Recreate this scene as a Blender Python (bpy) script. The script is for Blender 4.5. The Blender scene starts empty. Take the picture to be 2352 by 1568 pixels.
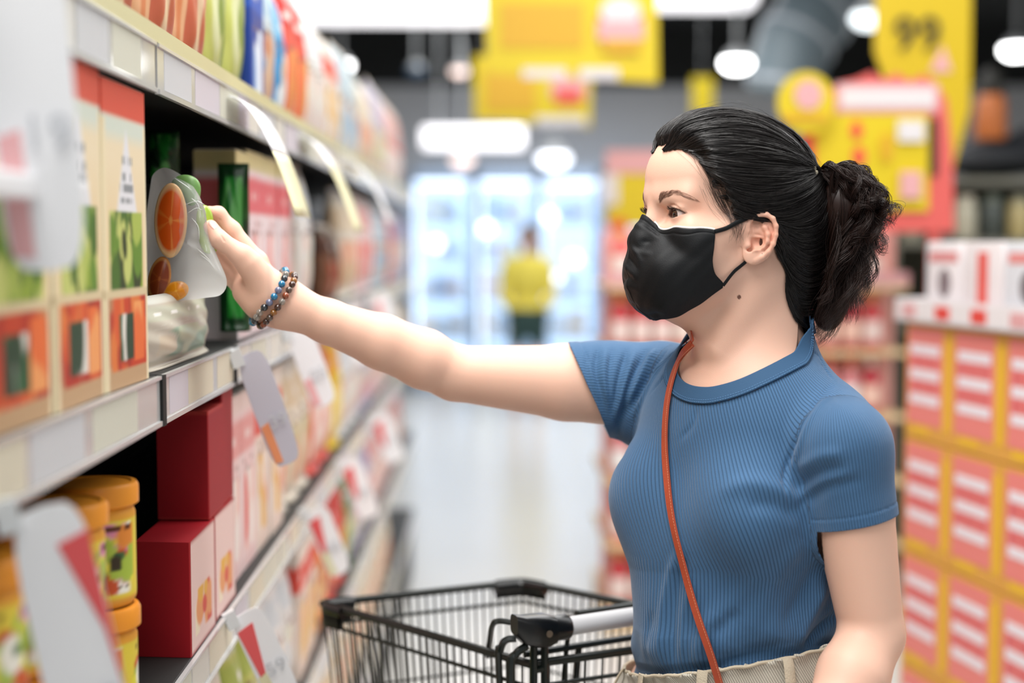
import bpy, math, random
import numpy as np
from mathutils import Vector, Matrix
C = bpy.context.scene.collection
RNG = np.random.default_rng(7)
random.seed(7)
f32 = np.float32
# ------------------------------------------------------------------ camera
FPX = 50.0 / 36.0 * 2352
CAM = np.array([0.0, 0.0, 1.45])
_p = math.atan(224 / FPX); _y = math.atan(46 * math.cos(_p) / FPX)
C_R = np.array([math.cos(_y), -math.sin(_y), 0.0])
C_F = np.array([math.sin(_y) * math.cos(_p), math.cos(_y) * math.cos(_p), -math.sin(_p)])
C_U = np.cross(C_R, C_F)
cd = bpy.data.cameras.new('camera'); cam = bpy.data.objects.new('camera', cd); C.objects.link(cam)
cd.lens = 50; cd.sensor_width = 36; cd.clip_start = 0.05; cd.clip_end = 100
cam.matrix_world = Matrix(((C_R[0], C_U[0], -C_F[0], CAM[0]), (C_R[1], C_U[1], -C_F[1], CAM[1]), (C_R[2], C_U[2], -C_F[2], CAM[2]), (0, 0, 0, 1)))
cd.dof.use_dof = True; cd.dof.focus_distance = 1.565; cd.dof.aperture_fstop = 1.8
sc = bpy.context.scene; sc.camera = cam
sc.view_settings.view_transform = 'Standard'; sc.view_settings.look = 'None'
sc.view_settings.gamma = 1.0; sc.view_settings.use_curve_mapping = False
sc.view_settings.exposure = 0.34
# ------------------------------------------------------------------ light
w = bpy.data.worlds.new('store_air'); sc.world = w; w.use_nodes = True
bg = w.node_tree.nodes['Background']; bg.inputs[0].default_value = (0.97, 0.985, 1.0, 1); bg.inputs[1].default_value = 0.235
def area(name, loc, target, sx, sy, power, col=(1, 1, 1)):
    l = bpy.data.lights.new(name, 'AREA'); l.shape = 'RECTANGLE'; l.size = sx; l.size_y = sy; l.energy = power; l.color = col
    o = bpy.data.objects.new(name, l); C.objects.link(o); o.location = loc
    o.rotation_euler = (Vector(target) - Vector(loc)).to_track_quat('-Z', 'Y').to_euler()
    return o
area('strip_or_fill_light', (-0.3, 0.9, 3.2), (0.0, 1.7, 1.3), 0.9, 2.0, 60, (1.0, 0.98, 0.95))
area('strip_or_fill_light', (1.0, 2.0, 3.3), (0.9, 2.0, 0.0), 0.9, 3.0, 42, (1.0, 0.98, 0.95))
area('strip_or_fill_light', (0.6, 6.0, 3.3), (0.6, 6.0, 0.0), 1.6, 5.0, 80)
area('strip_or_fill_light', (3.2, 3.5, 3.3), (2.6, 3.5, 0.0), 1.6, 4.0, 48)
area('strip_or_fill_light', (0.8, 11.5, 3.3), (0.8, 11.5, 0.0), 3.0, 4.0, 120)
area('strip_or_fill_light', (0.2, -1.2, 3.1), (0.0, 2.2, 1.2), 2.2, 1.0, 15)  # added fill from behind the camera for surfaces that face it
# ------------------------------------------------------------------ helpers
def ray(px, py):
    px = np.asarray(px, float); py = np.asarray(py, float)
    return ((px - 1176) / FPX)[..., None] * C_R + ((784 - py) / FPX)[..., None] * C_U + C_F
def at(px, py, Y):
    d = ray(px, py); return CAM + d * (np.asarray(Y, float) / d[..., 1])[..., None]
def srgb(*c):
    if len(c) == 1: c = c[0]
    if isinstance(c, str):
        c = tuple(int(c[i:i + 2], 16) for i in (0, 2, 4))
    return tuple(((v / 255) / 12.92 if v / 255 <= 0.04045 else ((v / 255 + 0.055) / 1.055) ** 2.4) for v in c)
_mats = {}
def mat(name, col, rough=0.5, metal=0.0, spec=0.5, sss=0.0, emit=None, emis=0.0, coat=0.0, alpha=1.0, trans=0.0, attr=None, noise=0.0, nscale=30.0, bump=0.0, bscale=200.0):
    if name in _mats: return _mats[name]
    m = bpy.data.materials.new(name); m.use_nodes = True; nt = m.node_tree; b = nt.nodes['Principled BSDF']
    col = srgb(col) if isinstance(col, str) else col
    b.inputs['Base Color'].default_value = (*col, 1); b.inputs['Roughness'].default_value = rough
    b.inputs['Metallic'].default_value = metal; b.inputs['Specular IOR Level'].default_value = spec
    b.inputs['Coat Weight'].default_value = coat; b.inputs['Alpha'].default_value = alpha
    b.inputs['Transmission Weight'].default_value = trans
    if sss:
        b.inputs['Subsurface Weight'].default_value = sss; b.inputs['Subsurface Radius'].default_value = (1.0, 0.35, 0.2); b.inputs['Subsurface Scale'].default_value = 0.006
    if emit is not None:
        e = srgb(emit) if isinstance(emit, str) else emit
        b.inputs['Emission Color'].default_value = (*e, 1); b.inputs['Emission Strength'].default_value = emis
    src = None
    if attr:
        a = nt.nodes.new('ShaderNodeVertexColor'); a.layer_name = attr; src = a.outputs[0]
    if noise:
        n = nt.nodes.new('ShaderNodeTexNoise'); n.inputs['Scale'].default_value = nscale; n.inputs['Detail'].default_value = 4
        tc = nt.nodes.new('ShaderNodeTexCoord'); nt.links.new(tc.outputs['Object'], n.inputs['Vector'])
        mr = nt.nodes.new('ShaderNodeMapRange'); mr.inputs['To Min'].default_value = 1 - noise; mr.inputs['To Max'].default_value = 1 + noise
        nt.links.new(n.outputs[0], mr.inputs['Value'])
        mx = nt.nodes.new('ShaderNodeMix'); mx.data_type = 'RGBA'; mx.blend_type = 'MULTIPLY'; mx.inputs[0].default_value = 1
        if src is not None: nt.links.new(src, mx.inputs[6])
        else: mx.inputs[6].default_value = (*col, 1)
        nt.links.new(mr.outputs[0], mx.inputs[7]); src = mx.outputs[2]
    if src is not None: nt.links.new(src, b.inputs['Base Color'])
    if bump:
        n = nt.nodes.new('ShaderNodeTexNoise'); n.inputs['Scale'].default_value = bscale; n.inputs['Detail'].default_value = 3
        tc = nt.nodes.new('ShaderNodeTexCoord'); nt.links.new(tc.outputs['Object'], n.inputs['Vector'])
        bp = nt.nodes.new('ShaderNodeBump'); bp.inputs['Strength'].default_value = bump; bp.inputs['Distance'].default_value = 0.001
        nt.links.new(n.outputs[0], bp.inputs['Height']); nt.links.new(bp.outputs[0], b.inputs['Normal'])
    _mats[name] = m
    return m
def empty(name, label=None, cat=None, loc=(0, 0, 0), rotz=0.0, group=None, kind=None):
    o = bpy.data.objects.new(name, None); C.objects.link(o); o.location = loc; o.rotation_euler = (0, 0, rotz); o.empty_display_size = 0.05
    return tag(o, label, cat, group, kind)
def tag(o, label=None, cat=None, group=None, kind=None):
    if label: o['label'] = label
    if cat: o['category'] = cat
    if group: o['group'] = group
    if kind: o['kind'] = kind
    return o
def world_of(o):
    m = Matrix.LocRotScale(o.location, o.rotation_euler, None)
    return m if o.parent is None else world_of(o.parent) @ o.matrix_parent_inverse @ m
def link(name, me, m, parent=None, world=False):
    """link mesh as one object; world=True: vertices are world coordinates, keep them under a moved parent"""
    o = bpy.data.objects.new(name, me); C.objects.link(o)
    for mm in (m if isinstance(m, (list, tuple)) else [m]):
        if mm is not None: me.materials.append(mm)
    if parent is not None:
        o.parent = parent
        if world:
            o.matrix_parent_inverse = world_of(parent).inverted()
    return o
def mesh_np(name, V, Q=None, T=None, smooth=True, colors=None, uv=None, midx=None):
    me = bpy.data.meshes.new(name); V = np.asarray(V, f32)
    me.vertices.add(len(V)); me.vertices.foreach_set('co', V.ravel())
    parts = []; st = []; n = 0
    if Q is not None and len(Q):
        Q = np.asarray(Q, np.int32); parts.append(Q.ravel()); st.append(np.arange(len(Q)) * 4); n = Q.size
    if T is not None and len(T):
        T = np.asarray(T, np.int32); parts.append(T.ravel()); st.append(n + np.arange(len(T)) * 3)
    L = np.concatenate(parts); S = np.concatenate(st).astype(np.int32)
    me.loops.add(len(L)); me.loops.foreach_set('vertex_index', L)
    me.polygons.add(len(S)); me.polygons.foreach_set('loop_start', S)
    if midx is not None: me.polygons.foreach_set('material_index', np.asarray(midx, np.int32))
    me.update(calc_edges=True); me.validate()
    me.polygons.foreach_set('use_smooth', np.full(len(me.polygons), smooth))
    if colors is not None:
        a = me.color_attributes.new('Col', 'FLOAT_COLOR', 'POINT')
        c = np.ones((len(V), 4), f32); c[:, :3] = colors; a.data.foreach_set('color', c.ravel())
    if uv is not None:
        u = me.uv_layers.new(name='UVMap'); u.data.foreach_set('uv', np.asarray(uv, f32)[L].ravel())
    return me
class MB:
    """collects boxes, tubes, lathes and prisms into one mesh"""
    def __init__(s): s.V = []; s.F = []; s.m = []; s.n = 0
    def add(s, V, F, m=0):
        V = np.asarray(V, float).reshape(-1, 3)
        for f in F: s.F.append([i + s.n for i in f]); s.m.append(m)
        s.V.append(V); s.n += len(V)
    def box(s, x0, x1, y0, y1, z0, z1, m=0, M=None):
        V = np.array([(x, y, z) for z in (z0, z1) for y in (y0, y1) for x in (x0, x1)], float)
        if M is not None: V = V @ np.asarray(M)[:3, :3].T + np.asarray(M)[:3, 3]
        s.add(V, [(0, 2, 3, 1), (4, 5, 7, 6), (0, 1, 5, 4), (2, 6, 7, 3), (0, 4, 6, 2), (1, 3, 7, 5)], m)
    def bbox(s, x0, x1, y0, y1, z0, z1, b, m=0):
        """box with chamfered edges"""
        c = np.array([(x0 + x1) / 2, (y0 + y1) / 2, (z0 + z1) / 2]); h = np.array([x1 - x0, y1 - y0, z1 - z0]) / 2
        import bmesh
        bm = bmesh.new(); bmesh.ops.create_cube(bm, size=2)
        for v in bm.verts: v.co = Vector([v.co[i] * h[i] + c[i] for i in range(3)])
        bmesh.ops.bevel(bm, geom=list(bm.edges), offset=b, segments=2, affect='EDGES', profile=0.6)
        bm.verts.index_update()
        s.add([v.co[:] for v in bm.verts], [[v.index for v in f.verts] for f in bm.faces], m); bm.free()
    def tube(s, pts, r, n=8, m=0, closed=False, cap=True, flat=1.0, nrm=None):
        P = np.asarray(pts, float); k = len(P); r = np.broadcast_to(np.asarray(r, float), (k,))
        T = np.roll(P, -1, 0) - np.roll(P, 1, 0) if closed else np.gradient(P, axis=0)
        T /= np.linalg.norm(T, axis=1)[:, None] + 1e-12
        a = np.array(nrm, float) if nrm is not None else (np.array([0, 0, 1.0]) if abs(T[0, 2]) < .9 else np.array([1.0, 0, 0]))
        V = []
        for i in range(k):
            if nrm is None or i == 0 or True:
                a = a - T[i] * a.dot(T[i]); a /= np.linalg.norm(a) + 1e-12
            b = np.cross(T[i], a)
            for j in range(n):
                t = 2 * math.pi * j / n
                V.append(P[i] + r[i] * (math.cos(t) * a + math.sin(t) * b * flat))
        F = []
        for i in range(k if closed else k - 1):
            for j in range(n):
                q = (i + 1) % k
                F.append((i * n + j, i * n + (j + 1) % n, q * n + (j + 1) % n, q * n + j))
        if cap and not closed:
            F.append(list(range(n))[::-1]); F.append([(k - 1) * n + j for j in range(n)])
        s.add(V, F, m)
    def lathe(s, prof, c=(0, 0, 0), n=24, m=0, sy=1.0):
        V = []; k = len(prof)
        for r, z in prof:
            for j in range(n):
                t = 2 * math.pi * j / n; V.append((c[0] + r * math.cos(t), c[1] + sy * r * math.sin(t), c[2] + z))
        F = [(i * n + j, i * n + (j + 1) % n, (i + 1) * n + (j + 1) % n, (i + 1) * n + j) for i in range(k - 1) for j in range(n)]
        if prof[0][0] > 1e-6: F.append(list(range(n))[::-1])
        if prof[-1][0] > 1e-6: F.append([(k - 1) * n + j for j in range(n)])
        s.add(V, F, m)
    def grid(s, G, m=0):
        G = np.asarray(G, float); a, b = G.shape[:2]
        s.add(G.reshape(-1, 3), [(i * b + j, (i + 1) * b + j, (i + 1) * b + j + 1, i * b + j + 1) for i in range(a - 1) for j in range(b - 1)], m)
    def mesh(s, name, smooth=False):
        me = bpy.data.meshes.new(name); me.from_pydata(np.concatenate(s.V).tolist(), [], s.F); 
        me.polygons.foreach_set('material_index', s.m); me.polygons.foreach_set('use_smooth', [smooth] * len(s.F)); me.update()
        if smooth:
            try: me.set_sharp_from_angle(angle=math.radians(40))
            except Exception: pass
        return me
    def build(s, name, m, parent=None, smooth=False, world=False):
        return link(name, s.mesh(name, smooth), m, parent, world)
def catmull(P, n):
    P = np.asarray(P, float); k = len(P); 
    if k == 2: return P[0] + (P[1] - P[0]) * np.linspace(0, 1, n)[:, None]
    Q = np.vstack([2 * P[0] - P[1], P, 2 * P[-1] - P[-2]]); u = np.linspace(0, k - 1, n); i = np.minimum(u.astype(int), k - 2); t = (u - i)[:, None]
    a, b, c, d = Q[i], Q[i + 1], Q[i + 2], Q[i + 3]
    return .5 * (2 * b + (c - a) * t + (2 * a - 5 * b + 4 * c - d) * t ** 2 + (3 * b - a - 3 * c + d) * t ** 3)
def strands_mesh(name, paths, r, m, parent, sides=3, taper=0.3):
    """paths (N,K,3) -> one mesh of thin tapered tubes"""
    P = np.asarray(paths, float); N, K = P.shape[:2]
    T = np.gradient(P, axis=1); T /= np.linalg.norm(T, axis=2, keepdims=True) + 1e-12
    ref = RNG.normal(size=(N, 1, 3)); A = ref - T * (T * ref).sum(2, keepdims=True); A /= np.linalg.norm(A, axis=2, keepdims=True); B = np.cross(T, A)
    u = np.linspace(0, 1, K); prof = np.minimum(1, (1 - u) / 0.25 * (1 - taper) + taper)
    rr = (np.broadcast_to(np.asarray(r, float).reshape(-1, 1), (N, K)) * prof)[..., None]
    V = np.stack([P + rr * (math.cos(2 * math.pi * j / sides) * A + math.sin(2 * math.pi * j / sides) * B) for j in range(sides)], 2).reshape(-1, 3)
    n = np.arange(N)[:, None, None] * K * sides; i = np.arange(K - 1)[None, :, None] * sides; j = np.arange(sides)[None, None, :]
    j2 = (j + 1) % sides; a = n + i + j; b = n + i + j2; c = b + sides; d = a + sides
    Q = np.stack(np.broadcast_arrays(a, b, c, d), -1).reshape(-1, 4)
    return link(name, mesh_np(name, V, Q), m, parent, world=True)
# ------------------------------------------------------------------ implicit surfaces for the figure
class SDF:
    def __init__(s): s.L = []
    def add(s, fn, c, R, k=0.01, op='u'): s.L.append((fn, np.asarray(c, float), R, k, op)); return s
    def cone(s, a, b, ra, rb, k=0.01, op='u', sq=None, ratio=1.0):
        a = np.asarray(a, float); b = np.asarray(b, float); ba = b - a; L2 = max(ba.dot(ba), 1e-12)
        a4 = a.astype(f32); ba4 = ba.astype(f32); nq = None if sq is None else (np.asarray(sq, float) / np.linalg.norm(sq)).astype(f32)
        def fn(P):
            p = P - a4; h = np.clip((p @ ba4) / f32(L2), 0, 1); q = p - h[:, None] * ba4
            if nq is not None: q = q + (q @ nq)[:, None] * nq * f32(1 / ratio - 1)
            d = np.sqrt((q * q).sum(1)) - (ra + (rb - ra) * h)
            return d * f32(min(1, ratio)) if nq is not None else d
        return s.add(fn, (a + b) / 2, math.sqrt(L2) / 2 + max(ra, rb), k, op)
    def chain(s, pts, rs, k=0.01, op='u', **kw):
        for i in range(len(pts) - 1): s.cone(pts[i], pts[i + 1], rs[i], rs[i + 1], k, op, **kw)
        return s
    def ell(s, c, r, M=None, k=0.01, op='u'):
        """M: 4x4 local frame the ellipsoid is given in"""
        r = np.asarray(r, float)
        if M is None: M = np.eye(4)
        cw = M[:3, :3] @ np.asarray(c, float) + M[:3, 3]; R = M[:3, :3].astype(f32); ri = (1 / r).astype(f32); c4 = cw.astype(f32)
        def fn(P):
            q = ((P - c4) @ R) * ri; k0 = np.sqrt((q * q).sum(1)); q = q * ri; k1 = np.sqrt((q * q).sum(1))
            return k0 * (k0 - 1) / np.maximum(k1, f32(1e-9))
        return s.add(fn, cw, float(r.max()), k, op)
    def include(s, o): s.L += o.L; return s
    def raw(s, P, act=None):
        d = np.full(len(P), 1.0, f32)
        for (fn, c, R, k, op) in (s.L if act is None else act):
            e = fn(P).astype(f32)
            if op == 'u': d = np.minimum(d, e) - np.maximum(k - np.abs(d - e), 0) ** 2 * f32(.25 / k)
            elif op == 's': e = -e; d = np.maximum(d, e) + np.maximum(k - np.abs(d - e), 0) ** 2 * f32(.25 / k)
            else: d = np.maximum(d, e) + np.maximum(k - np.abs(d - e), 0) ** 2 * f32(.25 / k)
        return d
    def active(s, c, R, m=0.05):
        return [p for p in s.L if p[4] == 'i' or np.linalg.norm(p[1] - c) - p[2] - R < m + p[3]]
    def __call__(s, P, cell=0.04):
        P = np.ascontiguousarray(P, f32); out = np.empty(len(P), f32)
        if len(P) < 3000: return s.raw(P)
        g = np.floor(P / cell).astype(np.int64); key = (g[:, 0] * 7919 + g[:, 1]) * 7919 + g[:, 2]
        o = np.argsort(key, kind='stable'); ks = key[o]; cut = np.flatnonzero(np.diff(ks)) + 1
        for idx in np.split(o, cut):
            p = P[idx]; c = (p.min(0) + p.max(0)) / 2; R = float(np.linalg.norm(p.max(0) - c))
            out[idx] = s.raw(p, s.active(c, R))
        return out
    def grad(s, P, e=4e-4):
        g = np.zeros((len(P), 3), f32)
        for sg in ((1, -1, -1), (-1, -1, 1), (-1, 1, -1), (1, 1, 1)):
            v = np.array(sg, f32); g += v * s(P + v * f32(e))[:, None]
        return g / (np.linalg.norm(g, axis=1)[:, None] + 1e-12)
    def polygonise(s, lo, hi, h, newton=2):
        B = 8; lo = np.asarray(lo, float); hi = np.asarray(hi, float); nb = np.ceil((hi - lo) / (h * B)).astype(int); N = nb * B + 1
        bi = np.stack(np.meshgrid(*[np.arange(n) for n in nb], indexing='ij'), -1).reshape(-1, 3)
        cen = lo + (bi + .5) * B * h; dc = s(cen.astype(f32), cell=0.1)
        D = np.repeat(np.repeat(np.repeat(np.where(dc < 0, -1, 1).reshape(nb).astype(f32), B, 0), B, 1), B, 2)
        D = np.pad(D, ((0, 1),) * 3, mode='edge')
        near = np.abs(dc) < h * B * .866 * 1.5 + 0.002; nbk = bi[near]
        loc = np.stack(np.meshgrid(*[np.arange(B + 1)] * 3, indexing='ij'), -1).reshape(-1, 3)
        loc_w = (loc * h).astype(f32)
        for b in nbk:
            o = lo + b * B * h; P = loc_w + o.astype(f32)
            c = o + B * h / 2; v = s.raw(P, s.active(c, B * h * .87))
            D[b[0] * B:b[0] * B + B + 1, b[1] * B:b[1] * B + B + 1, b[2] * B:b[2] * B + B + 1] = v.reshape(B + 1, B + 1, B + 1)
        I = D < 0; cnt = np.zeros(tuple(N - 1), np.int8); off = [(a, b, c) for a in (0, 1) for b in (0, 1) for c in (0, 1)]
        for a, b, c in off: cnt += I[a:N[0] - 1 + a, b:N[1] - 1 + b, c:N[2] - 1 + c]
        act = np.argwhere((cnt > 0) & (cnt < 8)); ids = np.full(tuple(N - 1), -1, np.int32); ids[act[:, 0], act[:, 1], act[:, 2]] = np.arange(len(act))
        cv = np.stack([D[act[:, 0] + a, act[:, 1] + b, act[:, 2] + c] for a, b, c in off], 1)
        acc = np.zeros((len(act), 3)); w_ = np.zeros(len(act))
        for i in range(8):
            for j in range(i + 1, 8):
                oi, oj = np.array(off[i]), np.array(off[j])
                if abs(oi - oj).sum() != 1: continue
                a, b = cv[:, i], cv[:, j]; x = (a < 0) != (b < 0); t = np.where(x, a / np.where(x, a - b, 1), 0)
                acc += np.where(x[:, None], oi + t[:, None] * (oj - oi), 0); w_ += x
        V = lo + (act + acc / w_[:, None]) * h
        Q = []
        for ax in range(3):
            u, v = (ax + 1) % 3, (ax + 2) % 3
            sl0 = [slice(0, N[0]), slice(0, N[1]), slice(0, N[2])]; sl0[ax] = slice(0, N[ax] - 1); sl1 = list(sl0); sl1[ax] = slice(1, N[ax])
            e = np.argwhere(I[tuple(sl0)] != I[tuple(sl1)])
            e = e[(e[:, u] > 0) & (e[:, v] > 0) & (e[:, u] < N[u] - 1) & (e[:, v] < N[v] - 1)]
            ins = I[e[:, 0], e[:, 1], e[:, 2]]
            def cell(du, dv):
                q = e.copy(); q[:, u] -= du; q[:, v] -= dv; return ids[q[:, 0], q[:, 1], q[:, 2]]
            q = np.stack([cell(1, 1), cell(0, 1), cell(0, 0), cell(1, 0)], 1); q[~ins] = q[~ins][:, ::-1]; Q.append(q)
        Q = np.concatenate(Q); Q = Q[(Q >= 0).all(1)]; V = V.astype(f32)
        for _ in range(newton):
            d = np.clip(s(V), -h, h); V = V - s.grad(V) * d[:, None] * f32(.9)
        return V, Q
    def march(s, px, py, t0=1.1, t1=2.3, off=0.0):
        d = ray(px, py); d /= np.linalg.norm(d, axis=-1, keepdims=True); d = d.reshape(-1, 3)
        t = np.full(len(d), t0); best = t.copy(); bd = np.full(len(d), 9.0)
        for _ in range(140):
            P = CAM + d * t[:, None]; v = s.raw(P.astype(f32)).astype(float) - off
            m = np.abs(v) < bd; bd[m] = np.abs(v)[m]; best[m] = t[m]
            t = np.where((bd < 2e-4) | (t > t1), t, t + np.maximum(v, 0.0002) * .7)
        P = CAM + d * best[:, None]
        for _ in range(3):
            v = s.raw(P.astype(f32)) - off; P = P - s.grad(P.astype(f32)) * np.asarray(v)[:, None]
        return P
def clip_mesh(V, Q, g):
    """keep where g<0 and pull the cut edge onto g=0; g is a function of points"""
    gv = g(V); keep = (gv[Q] < 0).any(1) & ((gv[Q] < 0).sum(1) >= 1); Q = Q[keep]
    use = np.unique(Q); mp = np.full(len(V), -1); mp[use] = np.arange(len(use)); V = V[use].copy(); Q = mp[Q]; gv = gv[use]
    out = gv > 0
    if out.any():
        for _ in range(3):
            P = V[out]; e = 5e-4; G = np.stack([(g(P + np.eye(3)[i] * e) - g(P - np.eye(3)[i] * e)) / (2 * e) for i in range(3)], 1)
            st = G * (g(P) / ((G * G).sum(1) + 1e-2))[:, None]; ln = np.linalg.norm(st, axis=1)[:, None]; V[out] = P - st * np.minimum(1, .0025 / (ln + 1e-9))
    return V.astype(f32), Q
def join_vq(parts):
    Vs = []; Qs = []; n = 0
    for V, Q in parts: Vs.append(V); Qs.append(Q + n); n += len(V)
    return np.concatenate(Vs), np.concatenate(Qs)
# ------------------------------------------------------------------ the shopper
def frame(o, fwd_ang, pitch=0.0, roll=0.0):
    f = np.array([-math.cos(fwd_ang), -math.sin(fwd_ang), 0.0]); l = np.array([math.sin(fwd_ang), -math.cos(fwd_ang), 0.0]); u = np.array([0, 0, 1.0])
    f2 = f * math.cos(pitch) + u * math.sin(pitch); u2 = u * math.cos(pitch) - f * math.sin(pitch)
    l2 = l * math.cos(roll) + u2 * math.sin(roll); u3 = u2 * math.cos(roll) - l * math.sin(roll)
    M = np.eye(4); M[:3, 0] = f2; M[:3, 1] = l2; M[:3, 2] = u3; M[:3, 3] = o; return M
def tr(M, p): p = np.asarray(p, float); return p @ M[:3, :3].T + M[:3, 3]
def inv(M, P): return (P - M[:3, 3].astype(P.dtype)) @ M[:3, :3].astype(P.dtype)
HM = frame(at(1672, 540, 1.60), math.radians(20.6), math.radians(4))
TM = frame(np.array([0.283, 1.605, 0.0]), math.radians(38))
LT = lambda *p: tr(TM, p)
HL = lambda *p: tr(HM, p)
EYE_C = [(.0750, s * .0320, .0165) for s in (1, -1)]
def eye_open(P, c, s, gu=0.0):
    q = inv(HM, P); u = (q[:, 1] - c[1]) * s; v = q[:, 2] - c[2] - u * .10
    u = u + .001
    a, h1, h2 = .0155, .0058, .0040
    up = v + u * .10
    R1 = (a * a + h1 * h1) / (2 * h1); R2 = (a * a + h2 * h2) / (2 * h2)
    d = np.maximum(np.sqrt((u + .001) ** 2 + (v - (h1 - R1)) ** 2) - R1, np.sqrt(u * u + (v - (R2 - h2)) ** 2) - R2)
    return np.maximum(d + gu, (c[0] - .003) - q[:, 0])
def head_sdf():
    S = SDF(); E = lambda c, r, k=.012, op='u': S.ell(c, r, HM, k, op)
    E((0, 0, .046), (.094, .072, .079)); E((.030, 0, .062), (.069, .063, .056), .02)
    E((.034, 0, -.004), (.062, .063, .080), .02)
    E((.046, 0, -.046), (.045, .045, .046), .02)
    for s in (1, -1):
        S.cone(HL(.002, s * .046, -.028), HL(.070, s * .016, -.076), .018, .015, .02)
        E((.056, s * .040, -.014), (.028, .024, .026), .014)
        S.cone(HL(.070, s * .044, .000), HL(.020, s * .060, .004), .013, .012, .014)
        S.cone(HL(.088, s * .010, .036), HL(.074, s * .040, .036), .009, .010, .014)
        E((.0965, s * .029, .015), (.0105, .0150, .0085), .012, 's')
        E((.0925, s * .0150, .015), (.007, .005, .008), .007, 's')
        E((.054, s * .068, .035), (.020, .008, .018), .02, 's')
    E((.080, 0, -.083), (.014, .017, .012), .012)
    S.cone(HL(.0895, 0, .026), HL(.106, 0, -.010), .0062, .0085, .010)
    E((.108, 0, -.014), (.009, .011, .009), .006)
    E((.096, 0, -.048), (.009, .020, .010), .010)
    for i, s in enumerate((1, -1)):
        c = EYE_C[i]
        E(c, (.0134, .0142, .0134), .004)
        E((c[0] + .004, c[1] + s * .001, c[2] + .0075), (.0095, .013, .0045), .004)
        # upper lid fold
        pts = np.array([HL(c[0] + .0145, c[1] + s * u, c[2] + .0096 - 26 * (u + .002) ** 2 + u * .06) for u in np.linspace(-.0115, .0135, 8)], f32)
        for _ in range(5): pts = pts - S.grad(pts) * S.raw(pts)[:, None]
        pts = pts.astype(float)
        S.chain(pts, [.0003, .0006, .0008, .0009, .0009, .0008, .0006, .0003], .0018, 's')
        S.add(lambda P, c=c, s=s: eye_open(P, c, s), HL(*c), .022, .0012, 's')
    # neck
    nb = LT(-.010, .0, 1.315)
    S.cone(HL(-.028, 0, -.020), nb, .050, .051, .03)
    neck_sdf(S)
    return S
def neck_sdf(S):
    nb = LT(-.010, .0, 1.315)
    S.cone(HL(-.034, 0, -.070), nb, .050, .051, .03)
    for s in (1, -1): S.cone(HL(-.020, s * .048, -.045), LT(.052, s * .012, 1.335), .014, .008, .02)
    S.cone(HL(.045, 0, -.085), LT(.030, 0, 1.350), .020, .018, .02)
    for s in (1, -1):
        S.cone(HL(-.040, s * .020, -.060), LT(-.030, s * .045, 1.300), .030, .020, .03)
    return S
def ear_sdf(s):
    S = SDF(); an = math.radians(27)
    A = HL(.0185, s * .0665, -.004)
    e1 = HM[:3, :3] @ np.array([-math.cos(an), s * math.sin(an), 0]); e3 = HM[:3, :3] @ np.array([math.sin(an), s * math.cos(an), 0]); e2 = HM[:3, 2]
    M = np.eye(4); M[:3, 0] = e1; M[:3, 1] = e2; M[:3, 2] = e3; M[:3, 3] = A
    X = lambda px, py, z=0.0: tr(M, ((px - 1712) * .00049, (545 - py) * .00049, z))
    L = lambda px, py, z=0.0: ((px - 1712) * .00049, (545 - py) * .00049, z)
    S.ell(L(1747, 546, .0), (.0165, .0250, .0022), M, .004)
    S.ell(L(1733, 582, .0008), (.0095, .0095, .0032), M, .006)
    S.ell(L(1727, 548, -.005), (.009, .020, .006), M, .006)
    hel = [(1732, 541, .0005), (1722, 531, .003), (1719, 516, .0045), (1726, 502, .0052), (1741, 494, .0052), (1757, 493, .005), (1771, 501, .0048), (1779, 517, .0045), (1780, 536, .004), (1776, 556, .0035), (1767, 573, .003), (1754, 586, .002), (1740, 594, .001)]
    S.chain([X(*p) for p in hel], [.0012, .0019, .0023, .0025, .0026, .0026, .0026, .0025, .0024, .0024, .0026, .0030, .0034], .0018)
    ant = [(1744, 512, .001), (1756, 522, .0025), (1763, 536, .0035), (1762, 551, .0038), (1753, 563, .0036), (1741, 567, .0036), (1731, 571, .003)]
    S.chain([X(*p) for p in ant], [.0018, .0022, .0024, .0024, .0024, .0026, .0022], .003)
    S.ell(L(1740, 553, .0035), (.0085, .0085, .0062), M, .003, 's')
    S.ell(L(1726, 566, .001), (.0045, .005, .0055), M, .003, 's')
    S.ell(L(1739, 512, .0030), (.0050, .0055, .0032), M, .003, 's')
    S.cone(X(1728, 541, .0012), X(1752, 543, .0005), .0018, .0008, .002)
    S.cone(X(1718, 548, -.001), X(1722, 562, .002), .0042, .0032, .004)
    return S
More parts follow.
